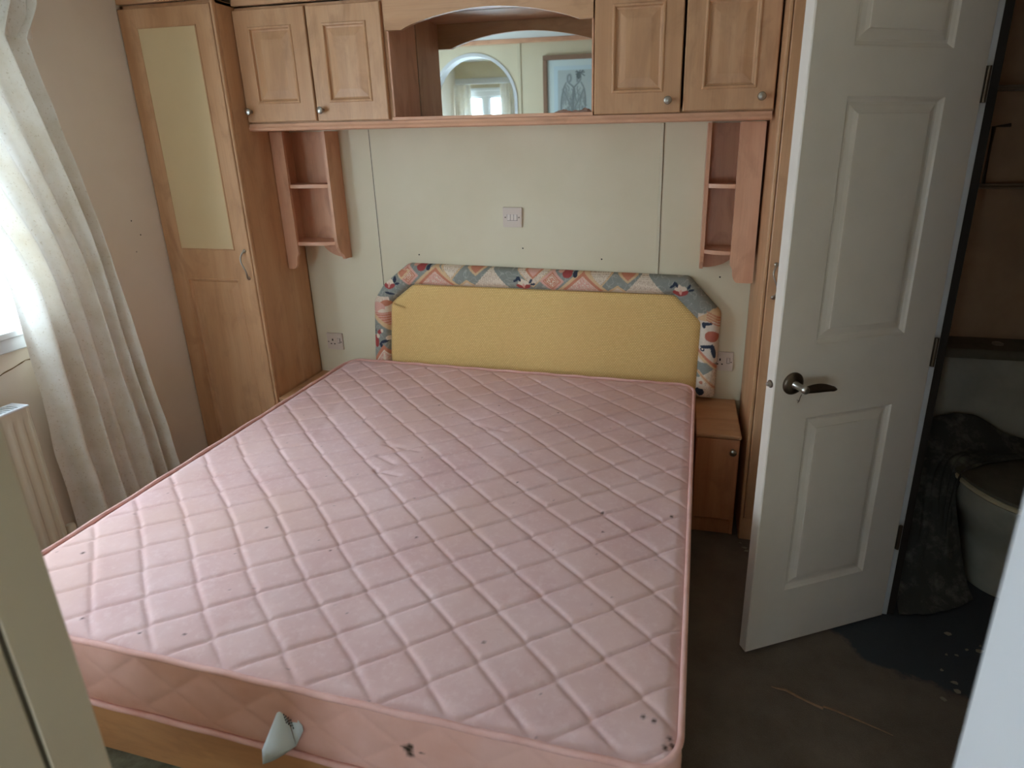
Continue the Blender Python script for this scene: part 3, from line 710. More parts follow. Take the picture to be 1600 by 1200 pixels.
# gentle padding wrinkles
wr = np.array([mnoise.noise(Vector((p[0] * 14, 0, p[2] * 14))) for p in Vh[:, nt // 2]])
Vh[:, :, 1] -= 0.004 * wr[:, None] * np.sin(np.linspace(0, math.pi, nt))[None, :]
XZ = Vh[:, :, [0, 2]].reshape(-1, 2)
def print_color(P):
    x, z = P[:, 0], P[:, 1]; n = len(P)
    c = lambda r, g, b: np.array(lin(r, g, b)[:3])
    SL, SL2, TE, CR, PK, BE, RD, NV = c(136, 138, 128), c(160, 160, 148), c(200, 122, 88), c(222, 202, 176), c(216, 158, 138), c(214, 176, 128), c(166, 62, 58), c(48, 58, 76)
    out_ = np.tile(SL, (n, 1))
    # pale swirls on slate
    nz = np.array([mnoise.noise(Vector((a_ * 45, b_ * 45, 0.3))) for a_, b_ in P]); nf = np.array([mnoise.noise(Vector((a_ * 130, b_ * 130, 4.3))) for a_, b_ in P])
    out_[np.abs(nz) < 0.06] = SL2
    def put(m, col, k=1.0): out_[m] = out_[m] * (1 - k) + col * k
    def dots(m, col, sx=0.0065):
        q = ((np.floor(z / sx) % 2) * 0.5 + x / sx) % 1 - 0.5; r = (z / sx) % 1 - 0.5; put(m & (q * q + r * r < 0.055), col)
    def tri(cx, zb, hw, h, border, fill, kind, bw=0.016, down=False):
        d = (z - zb) if not down else (zb - z)
        m = lambda g: (d > -0.0 + g * 0.2) & (np.abs(x - cx) / hw + d / h < 1 - g / hw) & (d > 0)
        m0 = m(0) if True else None
        put(m0, border); put(m(bw), fill)
        if kind == 'dot': dots(m(bw * 0.6), c(150, 110, 84))
        if kind == 'scroll':
            put(m(bw) & ~m(bw * 1.35), CR); mm = m(bw * 1.6); put(mm & (np.abs(nf) < 0.11), CR)
        return m0
    def dia(cx, cz, hw, hh, border, fill, bw=0.2):
        r = np.abs(x - cx) / hw + np.abs(z - cz) / hh
        put(r < 1, border); put(r < 1 - bw, fill); put((r < 1 - bw) & (np.abs(np.sin(r * 16)) < 0.3), CR); put((r < 0.5) & (np.abs(nf) < 0.12), CR)
    def blob(cx, cz, rx, rz, col, rot=0.0):
        ca, sa = math.cos(rot), math.sin(rot); u = ((x - cx) * ca + (z - cz) * sa) / rx; v_ = (-(x - cx) * sa + (z - cz) * ca) / rz
        put(u * u + v_ * v_ < 1, col)
    def flower(cx, cz, s=1.0):
        blob(cx, cz + 0.014 * s, 0.026 * s, 0.016 * s, CR); blob(cx - 0.006 * s, cz + 0.02 * s, 0.014 * s, 0.016 * s, CR, 0.5)
        blob(cx - 0.016 * s, cz - 0.002 * s, 0.019 * s, 0.009 * s, RD, -0.5); blob(cx + 0.016 * s, cz - 0.001 * s, 0.018 * s, 0.010 * s, RD, 0.5); blob(cx, cz - 0.008 * s, 0.016 * s, 0.008 * s, RD)
        blob(cx, cz + 0.002 * s, 0.006 * s, 0.012 * s, PK)
        for a_, b_, r_ in ((-0.036, 0.028, 0.6), (-0.028, 0.036, 1.3), (-0.018, 0.034, 1.9), (0.034, 0.026, 1.0), (0.044, 0.012, 0.2)): blob(cx + a_ * s, cz + b_ * s, 0.012 * s, 0.0055 * s, NV, r_)
    ztop = 1.058 - 0.0171 * (x - 0.335); zb = lambda cx: 0.962 - 0.004 * (cx - 0.335)
    zt = lambda cx: 1.066 - 0.0171 * (cx - 0.335)
    for k in (-1, 0, 1):
        F0 = 0.893 + 0.693 * k
        for (dx, fn) in ((0.347, lambda cx: tri(cx, zt(cx), 0.062, 0.075, BE, CR, 'dot', 0.01, True)),
                         (0.468, lambda cx: tri(cx, zt(cx), 0.055, 0.045, BE, TE, '', 0.014, True)),
                         (0.045, lambda cx: tri(cx, zt(cx), 0.085, 0.085, BE, CR, 'dot', 0.006, True)),
                         (0.045, lambda cx: tri(cx, zt(cx), 0.050, 0.046, TE, PK, '', 0.012, True)),
                         (0.270, lambda cx: tri(cx, zb(cx), 0.118, 0.105, BE, TE, '', 0.02)),
                         (0.270, lambda cx: tri(cx, zb(cx), 0.085, 0.075, TE, PK, 'scroll', 0.006)),
                         (0.424, lambda cx: tri(cx, zb(cx), 0.052, 0.036, BE, CR, '', 0.018)),
                         (0.540, lambda cx: tri(cx, zb(cx), 0.088, 0.098, CR, CR, 'dot', 0.001)),
                         (0.132, lambda cx: dia(cx, (zb(cx) + zt(cx)) / 2 - 0.004, 0.056, 0.052, PK, TE, 0.25))):
            cx = F0 + dx
            if 0.30 < cx < 1.62: fn(cx)
        if 0.3 < F0 + 0.2 < 1.6: blob(F0 + 0.2, zt(F0) - 0.018, 0.022, 0.020, RD); blob(F0 + 0.235, zt(F0) - 0.022, 0.010, 0.013, NV); blob(F0 + 0.17, zt(F0) - 0.008, 0.014, 0.009, PK)
        if 0.3 < F0 < 1.62: flower(F0, zb(F0) + 0.014)
    # left shoulder and upright
    L = x < 0.36
    tri(0.300, 1.035, 0.05, 0.05, BE, TE, '', 0.012, True); flower(0.232, 0.955, 1.0)
    blob(0.262, 0.985, 0.010, 0.015, NV); blob(0.232, 0.918, 0.024, 0.006, NV, -0.2)
    m = (x < 0.225) & (z < 0.90) & (z > 0.905 - 0.0 - 0.15 + 0.0) & (z - 0.745 > -1.1 * (x - 0.205))
    put(m, CR); dots(m & (z > 0.86), c(176, 110, 88)); blob(0.205, 0.868, 0.026, 0.016, TE, 0.2); blob(0.165, 0.845, 0.035, 0.028, PK); blob(0.19, 0.82, 0.03, 0.018, CR)
    m = (x < 0.225) & (z - 0.80 < 0.02) & (z - 0.755 > -0.9 * (x - 0.205)); put(m & (np.sin(z * 500) > 0), TE); put(m & (np.sin(z * 500) <= 0), PK)
    m = (x < 0.225) & (np.abs(z - 0.742 + 0.9 * (x - 0.205)) < 0.014); put(m, BE)
    blob(0.128, 0.735, 0.010, 0.03, NV); blob(0.160, 0.722, 0.014, 0.010, RD, 0.6); blob(0.172, 0.728, 0.006, 0.010, CR); blob(0.135, 0.672, 0.016, 0.032, RD); blob(0.148, 0.70, 0.01, 0.012, CR)
    blob(0.178, 0.672, 0.020, 0.008, NV, 0.2); blob(0.160, 0.655, 0.007, 0.014, NV); blob(0.198, 0.688, 0.012, 0.012, CR)
    tri(0.172, 0.52, 0.10, 0.135, TE, PK, 'scroll', 0.018); tri(0.172, 0.50, 0.012, 0.13, CR, CR, '')
    # right shoulder and upright
    Rm = (x > 1.665) & (z < 0.885); put(Rm & (z > 0.66), c(216, 200, 180))
    put((x > 1.665) & (z < 0.905) & (z > 0.85) & (z - 0.85 < 0.7 * (x - 1.66) + 0.01), BE)
    for q in range(4): put(np.abs((z - 0.875 + q * 0.012) + 0.5 * (x - 1.735)) < 0.0028 * (x > 1.70), TE)
    blob(1.705, 0.838, 0.022, 0.007, NV, 0.1); blob(1.692, 0.83, 0.008, 0.014, NV, 0.1)
    blob(1.728, 0.782, 0.030, 0.024, TE, -0.3); m = ((x - 1.728) ** 2 / 0.03 ** 2 + (z - 0.782) ** 2 / 0.024 ** 2 < 1) & (np.sin((x + z * 0.6) * 900) > 0.1); put(m, RD)
    blob(1.712, 0.735, 0.030, 0.008, NV, 0.1); blob(1.738, 0.715, 0.010, 0.034, NV, 0.25); blob(1.692, 0.720, 0.009, 0.009, NV); blob(1.692, 0.722, 0.004, 0.004, CR)
    put((x > 1.665) & (np.abs(z - 0.668 + 0.9 * (x - 1.72)) < 0.012), TE); put((x > 1.665) & (np.abs(z - 0.655 + 0.9 * (x - 1.72)) < 0.009), BE)
    put((x > 1.665) & (z < 0.655 - 0.9 * (x - 1.72)) & (z < 0.66) & (z > 0.575), SL)
    m = (x > 1.665) & (z < 0.60 + 0.7 * (x - 1.70)) & (z < 0.63); put(m, CR); dots(m & (x > 1.71), c(150, 110, 84))
    put((x > 1.665) & (np.abs(z - 0.575 + 1.0 * (x - 1.72)) < 0.010) & (z < 0.62), BE); put((x > 1.665) & (np.abs(z - 0.575 + 1.0 * (x - 1.72)) < 0.003) & (z < 0.62), TE)
    blob(1.695, 0.565, 0.008, 0.008, TE); blob(1.692, 0.522, 0.018, 0.018, NV); blob(1.702, 0.545, 0.02, 0.008, CR, 0.3)
    # washed-out, worn look
    g = out_.mean(1, keepdims=True); out_ = out_ * 0.86 + g * 0.14
    return out_ * (1 + 0.07 * nf[:, None])
PCOL = print_color(XZ)
Vr = Vh.reshape(-1, 3) - np.array(hb.location)
fast_mesh('padded_border', Vr, grid_faces(len(OP), nt), M['print'], hb, {'print': PCOL})
bo = bpy.data.objects['padded_border']
bm = bmesh.new(); bm.from_mesh(bo.data); bmesh.ops.recalc_face_normals(bm, faces=bm.faces[:]); 
if sum(f.normal.y for f in bm.faces) > 0: bmesh.ops.reverse_faces(bm, faces=bm.faces[:])
# close the lower right end of the roll
bmesh.ops.holes_fill(bm, edges=[e for e in bm.edges if e.is_boundary], sides=0) if False else None
ends = [v_ for v_ in bm.verts]
bm.to_mesh(bo.data); bm.free()
endr = Vh[-1]; cen = endr.mean(0); cen[2] -= 0.012; cen[1] = -0.03
MB().add([tuple(p) for p in endr] + [tuple(cen)], [(i, (i + 1) % nt, nt) for i in range(nt)]).obj('roll_end', plain('print_end', lin(196, 172, 150), 0.85), bo, smooth=True)
# woven panel
ip = [tuple(p) for p in IP[::6]] + [tuple(IP[-1])]
b = MB(); zb_ = 0.40
top = [(p[0], p[1]) for p in ip]
ce = lambda p, k: (0.95 + (p[0] - 0.95) * k, 0.66 + (p[1] - 0.66) * k)
# pillow rim then flat
poly = [(0.190, 0.40)] + top + [(1.674, 0.40)]
def off(P, y, k): return [(ce(p, k)[0], y, ce(p, k)[1]) for p in P]
b.loft([off(poly, -0.008, 1.0), off(poly, -0.034, 1.0), off(poly, -0.043, 0.985), off(poly, -0.046, 0.96), off(poly, -0.047, 0.90)])
b.obj('woven_panel', M['yellow'], hb, smooth=True)

# ------------------------------------------------------------ mattress
W_, L_, H_ = 1.6656, 1.7416, 0.188
mt = thing('mattress', 'large pink quilted double mattress lying on the bed base', 'mattress', (0, -0.08, 0.390), rz=-0.0256)
RC = 0.075
def rr_pts(r=0.0, n=16, step=0.02, z=0):
    """rounded-rectangle outline, grown by r; ccw"""
    P = []
    x0, x1, y0, y1 = -r, W_ + r, -L_ - r, r; R_ = RC + r
    for cx, cy, a0 in ((x1 - R_, y0 + R_, -math.pi / 2), (x1 - R_, y1 - R_, 0), (x0 + R_, y1 - R_, math.pi / 2), (x0 + R_, y0 + R_, math.pi)):
        for i in range(n + 1): a_ = a0 + math.pi / 2 * i / n; P.append((cx + R_ * math.cos(a_), cy + R_ * math.sin(a_)))
    Q = []
    for i in range(len(P)):
        a_ = np.array(P[i]); b_ = np.array(P[(i + 1) % len(P)]); k = max(1, int(np.linalg.norm(b_ - a_) / step))
        for q in range(k): Q.append(tuple(a_ + (b_ - a_) * q / k))
    return Q
PX, PYq, X0q, Y0q = 0.167, 0.1417, 0.838, -1.105
def quilt(x, y, px, py, x0, y0, jog=1.10):
    """distance to the stitched zigzags"""
    h = px / 2; best = np.full(x.shape, 9.0); k0 = np.floor((x - x0) / h)
    th = ((y - y0) / py) % 1.0; tri = 1 - 4 * np.abs(th - 0.5)       # -1 at 0, +1 at 0.5
    cosA = (py / 2) / math.hypot(py / 2, h)
    for dk in (-1, 0, 1):
        k = k0 + dk; cx = x0 + (k + 0.5) * h; sg = np.where(k % 2 == 0, 1.0, -1.0)
        xl = cx + sg * tri * (h / 2) * jog
        best = np.minimum(best, np.abs(x - xl) * cosA * 1.0)
    return best
res = 0.0042
nx, ny = int(W_ / res), int(L_ / res)
gx = np.linspace(0, W_, nx); gy = np.linspace(-L_, 0, ny); X, Y = np.meshgrid(gx, gy, indexing='ij')
# pull corner points onto the rounded outline
for sx, cx in ((-1, RC), (1, W_ - RC)):
    for sy, cy in ((-1, -L_ + RC), (1, -RC)):
        m = (sx * (X - cx) > 0) & (sy * (Y - cy) > 0); dx, dy = X - cx, Y - cy; d = np.hypot(dx, dy)
        mx_ = np.maximum(np.abs(dx), np.abs(dy)); k = np.where(m & (d > 0), mx_ / np.maximum(d, 1e-6), 1.0)
        X = np.where(m, cx + dx * k, X); Y = np.where(m, cy + dy * k, Y)
# lattice wanders a little as cloth does
lx = np.linspace(0, 1, nx)[:, None]; ly = np.linspace(0, 1, ny)[None, :]
wob = 0.004 * np.sin(X * 7 + Y * 5) + 0.003 * np.sin(Y * 11 - X * 3 + 1); wob2 = 0.004 * np.sin(Y * 6 - X * 6 + 2)
D = quilt(X + wob, Y + wob2, PX, PYq, X0q, Y0q)
edge = np.minimum(np.minimum(X, W_ - X), np.minimum(Y + L_, -Y)); edge = np.maximum(edge, 0)
Z = H_ - 0.004 + 0.0068 * (1 - np.exp(-D / 0.0044)) * np.clip(edge / 0.03, 0, 1) - 0.007 * np.exp(-edge / 0.012)
lowf = 0.0022 * np.sin(X * 4.1 + 0.5) * np.sin(Y * 3.7 + 1) + 0.0012 * np.sin(X * 13 + Y * 9)
sag = -0.004 * np.exp(-(((X - 0.8) / 0.45) ** 2 + ((Y + 0.8) / 0.5) ** 2))
# a few creases near the middle left
cre = np.zeros_like(X)
for (ax, ay, bx_, by_, am, wd) in ((0.60, -0.78, 0.74, -0.80, 0.004, 0.010), (0.62, -0.86, 0.70, -0.90, 0.004, 0.009), (0.66, -0.95, 0.75, -0.965, 0.005, 0.008), (0.22, -0.45, 0.32, -0.75, 0.002, 0.02), (0.86, -0.56, 1.0, -0.60, 0.003, 0.010)):
    vx, vy = bx_ - ax, by_ - ay; L2 = vx * vx + vy * vy; tt = np.clip(((X - ax) * vx + (Y - ay) * vy) / L2, 0, 1); dd = np.hypot(X - ax - tt * vx, Y - ay - tt * vy)
    cre += -am * np.exp(-(dd / wd) ** 2)
Z = Z + (lowf + sag + cre) * np.clip(edge / 0.05, 0, 1)
st = np.zeros_like(X)
spots = [(1.423, -1.024, 3.5), (1.617, -0.999, 3), (1.439, -1.117, 2.2), (0.658, -0.429, 2.2), (0.902, -0.388, 2), (1.139, -0.924, 2), (0.421, -0.039, 3), (0.521, -1.306, 2.5), (0.118, -1.512, 3), (0.601, -1.679, 2), (0.501, -1.699, 2), (0.338, -1.696, 2), (1.647, -1.678, 3), (1.652, -1.688, 3.5), (1.640, -1.697, 3), (1.617, -1.653, 3), (1.597, -1.649, 3), (1.15, -0.40, 2), (0.95, -1.25, 2), (1.25, -1.55, 2), (0.75, -1.35, 2)]
for a_, b_, r_ in spots: st = np.maximum(st, np.clip(1.5 - np.hypot(X - a_, Y - b_) / (r_ * 0.001 + 0.001), 0, 1))
for q in range(70):
    a_, b_ = random.random() * W_, -random.random() * L_; st = np.maximum(st, 0.55 * np.clip(1.5 - np.hypot(X - a_, Y - b_) / 0.0022, 0, 1))
fr = np.exp(-(D / 0.0022) ** 2) * 0.10  # slightly darker pink along the stitched creases
fast_mesh('top_panel', np.c_[X.ravel(), Y.ravel(), Z.ravel()], grid_faces(nx, ny), M['pink'], mt, {'stain': st.ravel(), 'stitch_tint': fr.ravel()})
# quilted border
per = rr_pts(0, 12, 0.006); per = np.array(per); npn = len(per); nzs = 44
d_ = np.roll(per, -1, 0) - np.roll(per, 1, 0); nrm = np.c_[d_[:, 1], -d_[:, 0]]; nrm /= np.linalg.norm(nrm, axis=1)[:, None]
sarc = np.r_[0, np.cumsum(np.linalg.norm(np.diff(per, axis=0), axis=1))]
zz = np.linspace(0.004, H_ - 0.004, nzs)
SS, ZZ = np.meshgrid(sarc, zz, indexing='ij')
DD = quilt(SS, ZZ, 0.175, 0.135, 0.02, 0.035, 1.06)
ed = np.minimum(ZZ, H_ - ZZ)
off_ = -0.007 + 0.007 * np.clip(ed / 0.05, 0, 1) ** 0.6 + 0.0040 * (1 - np.exp(-DD / 0.010)) * np.clip(ed / 0.03, 0, 1)
off_ += 0.0015 * np.sin(SS * 23) * np.clip(ed / 0.05, 0, 1)
BXp = per[:, None, 0] + nrm[:, None, 0] * off_; BYp = per[:, None, 1] + nrm[:, None, 1] * off_
stb = np.zeros_like(ZZ)
for (sx_, sz_, r_) in ((1.160, 0.098, 0.009), (1.163, 0.086, 0.007), (1.166, 0.108, 0.006), (1.150, 0.100, 0.004), (1.19, 0.10, 0.003)):
    stb = np.maximum(stb, np.clip(1.6 - np.hypot(BXp - sx_, ZZ - sz_) / r_, 0, 1) * (BYp < -L_ + 0.05))
fast_mesh('side_border', np.c_[BXp.ravel(), BYp.ravel(), ZZ.ravel()], grid_faces(npn, nzs, wrap=True), M['pink_side'], mt, {'stain': stb.ravel()})
MB().tube([(x, y, H_ - 0.003 + 0.0012 * math.sin(x * 40 + y * 31)) for x, y in rr_pts(0.0005, 12, 0.015)], 0.0065, 10, closed=True).obj('top_piping', M['pipe'], mt, world=False, smooth=True)
MB().tube([(x, y, 0.005 + 0.001 * math.sin(x * 33 + y * 27)) for x, y in rr_pts(0.0005, 12, 0.015)], 0.0065, 10, closed=True).obj('bottom_piping', M['pipe'], mt, world=False, smooth=True)
mesh('bottom_cover', [(0.02, -L_ + 0.02, 0.004), (W_ - 0.02, -L_ + 0.02, 0.004), (W_ - 0.02, -0.02, 0.004), (0.02, -0.02, 0.004)], [(3, 2, 1, 0)], M['pink_side'], mt, world=False)
# folded care label hanging from the front border
def cl(x, z, y=0.0): # from world position on the front face to mattress space
    c_, s_ = math.cos(0.0256), math.sin(0.0256); px, py = x, -1.832 - y + 0.08
    return (c_ * px - s_ * py, s_ * px + c_ * py, z - 0.390)
def sheet(pts_rows, th=0.0006):
    R0 = [[Vector(p) for p in r] for r in pts_rows]; nu_, nv_ = len(R0), len(R0[0]); V = [p for r in R0 for p in r]
    F = [(i * nv_ + j, i * nv_ + j + 1, (i + 1) * nv_ + j + 1, (i + 1) * nv_ + j) for i in range(nu_ - 1) for j in range(nv_ - 1)]
    return V, F
def lerp(a_, b_, t_): return tuple(a_[i] * (1 - t_) + b_[i] * t_ for i in range(3))
apex = cl(0.836, 0.527, 0.006)
lf, rt_ = cl(0.796, 0.424, 0.038), cl(0.871, 0.443, 0.028)
bl_ = cl(0.785, 0.375, 0.033)
rows = []
for i in range(9):
    u = i / 8; L0 = lerp(apex, lf, u) if u < 1 else lf; R0 = lerp(apex, rt_, u)
    rows.append([tuple(np.array(lerp(L0, R0, v_)) + np.array((0, -0.012 * u * math.sin(math.pi * v_), 0))) for v_ in np.linspace(0, 1, 7)])
rows.append([tuple(np.array(lerp(bl_, rt_, v_)) + np.array((0, -0.008 * math.sin(math.pi * v_), 0))) for v_ in np.linspace(0, 1, 7)])
V, F = sheet(rows)
lab = mesh('care_label', V, F, M['paper'], mt, world=False, smooth=True, label='white folded label')
md = lab.modifiers.new('s', 'SOLIDIFY'); md.thickness = 0.0006
a1_, a2_, a3_, a4_ = cl(0.837, 0.527, 0.004), cl(0.886, 0.490, 0.020), cl(0.888, 0.466, 0.022), cl(0.875, 0.443, 0.024)
rows = [[lerp(a1_, lerp(a1_, rt_, 0.999), u_) for u_ in np.linspace(0, 1, 7)], [lerp(a1_, (np.array(a3_) * 0.5 + np.array(a2_) * 0.5).tolist(), u_) for u_ in np.linspace(0, 1, 7)], [lerp(a1_, a2_, u_) for u_ in np.linspace(0, 1, 7)]]
V, F = sheet(rows); fl = mesh('label_flap', V, F, M['paper'], lab, world=False, smooth=True)
md = fl.modifiers.new('s', 'SOLIDIFY'); md.thickness = 0.0006
ik = MB()
for q, (xa, za) in enumerate(((0.848, 0.511), (0.8525, 0.508), (0.857, 0.505), (0.862, 0.500))):
    p0 = cl(xa, za + 0.002, 0.0205); p1 = cl(xa + 0.007, za - 0.018, 0.0245)
    for g_ in range(4): ik.tube([lerp(p0, p1, g_ * 0.26), lerp(p0, p1, g_ * 0.26 + 0.17)], 0.0011, 5)
ik.obj('printed_marks', M['ink'], fl, world=False)

# ------------------------------------------------------------ bed base
bb = thing('bed_base', 'brown wooden bed base under the pink mattress', 'bed base', (0, -0.08, 0), rz=-0.0256)
MB().box(0.02, W_ - 0.02, -L_ + 0.03, -0.02, 0.364, 0.380, 0.002).obj('deck', M['base_board'], bb, world=False)
MB().box(0.02, W_ - 0.02, -L_ + 0.012, -L_ + 0.029, 0.232, 0.380, 0.002).obj('front_board', M['base_board'], bb, world=False)
for x in (0.02, W_ - 0.038): MB().box(x, x + 0.018, -L_ + 0.03, -0.02, 0.14, 0.363, 0.002).obj('side_board', M['base_board'], bb, world=False)
for x in (0.045, W_ - 0.095):
    for y in (-L_ + 0.035, -0.09): MB().box(x, x + 0.05, y, y + 0.05, 0, 0.363, 0.003).obj('leg', M['base_board'], bb, world=False)
MB().box(0.8, 0.84, -L_ + 0.03, -0.02, 0.32, 0.363, 0.002).obj('rail', M['base_board'], bb, world=False)
# torn felt and pale board pushed under the foot of the bed
V = []; nu, nv = 60, 14
for i in range(nu):
    for j in range(nv):
        u, v_ = i / (nu - 1), j / (nv - 1)
        rag = 0.018 * mnoise.noise(Vector((u * 22, 0.5, 0))) * (v_ < 0.1) + 0.012 * mnoise.noise(Vector((u * 60, 3.5, 0))) * (v_ < 0.1)
        V.append((0.22 + 0.62 * u, -1.925 + 0.33 * v_ + rag - 0.03 * u, 0.163 + 0.012 * mnoise.noise(Vector((u * 9, v_ * 6, 1))) + 0.022 * v_))
o = mesh('torn_felt', V, grid_faces(nu, nv), M['rag'], smooth=True, origin=(0.5, -1.72, 0.0)); md = o.modifiers.new('s', 'SOLIDIFY'); md.thickness = 0.01
tag(o, 'ragged grey felt sheet stuffed under the foot of the bed', 'felt')
o = MB().box(0.22, 0.56, -1.985, -1.66, 0.0, 0.135, 0.006).obj('storage_box', M['board'], origin=(0.43, -1.75, 0)); tag(o, 'pale box lying under the bed, below the ragged felt', 'box')

# ------------------------------------------------------------ radiator
t = thing('radiator', 'white fluted panel radiator under the window', 'radiator', (WL + 0.06, -1.55, 0.17))
RY0, RY1, RZ0, RZ1, RXa, RXb = -2.02, -1.185, 0.175, 0.772, -0.628, -0.557
# fluted front
ys = np.linspace(RY0 + 0.012, RY1 - 0.012, 260); zs = np.r_[RZ0, RZ0 + 0.02, RZ0 + 0.05, np.linspace(RZ0 + 0.06, RZ1 - 0.06, 8), RZ1 - 0.045, RZ1 - 0.03, RZ1]
YY, Z2 = np.meshgrid(ys, zs, indexing='ij')
fl_ = np.clip(np.minimum(Z2 - RZ0 - 0.02, RZ1 - 0.03 - Z2) / 0.03, 0, 1); pitch_ = 0.0333
q = np.clip(1.7 * np.sin((YY - RY1 + 0.012) * 2 * math.pi / pitch_), -1, 1)
XX = RXb + 0.0055 * (q * 0.5 - 0.5) * fl_ 
Vv = np.c_[XX.ravel(), YY.ravel(), Z2.ravel()] - np.array(t.location)
fast_mesh('front_panel', Vv, grid_faces(len(ys), len(zs)), M['rad'], t)
MB().box(RXa, RXb - 0.006, RY0 + 0.01, RY1 - 0.01, RZ0, RZ1 - 0.02, 0.004).obj('body', M['rad'], t)
MB().box(RXa, RXb + 0.001, RY1 - 0.013, RY1, RZ0 - 0.002, RZ1 + 0.002, 0.003).obj('side_cover', M['rad'], t)
MB().box(RXa, RXb + 0.001, RY0, RY0 + 0.013, RZ0 - 0.002, RZ1 + 0.002, 0.003).obj('side_cover', M['rad'], t)
g = MB(); g.box(RXb - 0.008, RXb + 0.002, RY0, RY1, RZ1 - 0.004, RZ1 + 0.004, 0.002); g.box(RXa, RXa + 0.008, RY0, RY1, RZ1 - 0.004, RZ1 + 0.004, 0.002)
g.box(RXa, RXb, RY1 - 0.025, RY1, RZ1 - 0.002, RZ1 + 0.003, 0.001)
y = RY1 - 0.036
while y > RY0 + 0.02: g.box(RXa + 0.004, RXb - 0.004, y, y + 0.0055, RZ1 - 0.002, RZ1 + 0.003, 0.0008); y -= 0.0125
g.obj('top_grille', M['upvc'], t)
MB().box(RXa + 0.006, RXb - 0.01, RY0 + 0.02, RY1 - 0.02, RZ1 - 0.019, RZ1 - 0.012, 0).obj('grille_shadow', M['dark'], t)
v1 = MB(); v1.lathe([(0.016, 0), (0.017, 0.008), (0.017, 0.038), (0.013, 0.046), (0.003, 0.048)], (-0.585, -1.150, 0.225), (0, 0, 1), 18)
v1.tube([(-0.585, -1.150, 0.0), (-0.585, -1.150, 0.225)], 0.0075, 10); v1.tube([(-0.592, -1.190, 0.205), (-0.585, -1.150, 0.205)], 0.009, 10)
v1.obj('valve', M['rad'], t, smooth=True)

# ------------------------------------------------------------ curtains
def curtain(name, label, rowsL, rowsR, plane, depth0, folds, sgn, tieback=False, seed=1, amp=0.018):
    """rowsL/rowsR: (coordinate along wall, z) edges from top to bottom"""
    nu_, nv_ = 150, 120
    def samp(rows, z): zs_ = [r[1] for r in rows][::-1]; cs = [r[0] for r in rows][::-1]; return np.interp(z, zs_, cs)
    zt_, zb_ = rowsL[0][1], rowsL[-1][1]; zs_ = np.linspace(zt_, zb_, nv_)
    a_ = samp(rowsL, zs_); b_ = samp(rowsR, zs_); V = []
    for i in range(nu_):
        u = i / (nu_ - 1)
        for j in range(nv_):
            z = zs_[j]; wdt = abs(b_[j] - a_[j]); v_ = j / (nv_ - 1)
            ph = 2 * math.pi * ((1.0 * u + 4.3 * u ** 1.7) if plane == 'x' else folds * u) + folds * 2 * math.pi * (0.018 * math.sin(3 * v_ + seed) + 0.02 * math.sin(u * 9 + seed * 2)) 
            s_ = math.sin(ph); A = amp * (0.55 + 0.55 * min(1, wdt / 0.4)) * (0.75 + 0.35 * math.sin(u * 5 + seed))
            dd = depth0 + A * (math.copysign(abs(s_) ** 0.7, s_)) + 0.008 * math.sin(ph * 0.5 + v_ * 4) + 0.006 * mnoise.noise(Vector((u * 6, v_ * 9, seed)))
            c_ = a_[j] + (b_[j] - a_[j]) * (u + 0.012 * math.cos(ph)) + 0.004 * mnoise.noise(Vector((seed, v_ * 16, u * 3)))
            V.append((sgn[0] + sgn[1] * dd, c_, z) if plane == 'x' else (c_, sgn[0] + sgn[1] * dd, z))
    return V, nu_, nv_
rL = [(-1.56, 2.10), (-1.54, 2.03), (-1.47, 1.93), (-1.36, 1.75), (-1.23, 1.50), (-1.135, 1.28), (-1.105, 1.16), (-1.098, 0.952), (-1.094, 0.757), (-1.098, 0.505), (-1.09, 0.24), (-1.09, 0.12)]
rR = [(-0.778, 2.10), (-0.785, 2.06), (-0.850, 1.953), (-0.842, 1.895), (-0.790, 1.56), (-0.742, 1.201), (-0.710, 0.766), (-0.662, 0.244), (-0.655, 0.12)]
V, nu_, nv_ = curtain('c', '', rL, rR, 'x', 0.070, 4.5, (WL, 1), seed=1.7, amp=0.042)
t = thing('curtain', 'long stained cream curtain hanging at the right side of the window', 'curtain', (WL + 0.07, -0.9, 0.12))
cu = mesh('cloth', V, grid_faces(nu_, nv_), M['curtain'], t, smooth=True)
# pleated heading: stiff fan folds above the pinch
V = []; nh = 90
for i in range(nh):
    u = i / (nh - 1); saw = abs(((u * 10.5) % 1) - 0.5) * 2
    for j in range(12):
        q = j / 11; V.append((WL + 0.055 + 0.030 * saw * (1 - 0.4 * q) + 0.012 * q, -1.60 + 0.835 * u - 0.045 * q * u * 1.0 + 0.02 * saw * q, 2.155 - 0.175 * q - 0.03 * u * (q > 0.9)))
mesh('heading', V, grid_faces(nh, 12), M['curtain'], t, smooth=False)
rail = MB().tube([(WL + 0.06, y_, 2.165) for y_ in np.linspace(-2.2, -0.72, 12)], 0.009, 10); rail.box(WL, WL + 0.06, -0.74, -0.725, 2.158, 2.172, 0.002); rail.box(WL, WL + 0.06, -2.19, -2.175, 2.158, 2.172, 0.002)
o = rail.obj('curtain_rail', M['upvc'], origin=(WL, -1.4, 2.16), smooth=True); tag(o, 'white curtain rail above the bedroom window', 'curtain rail')
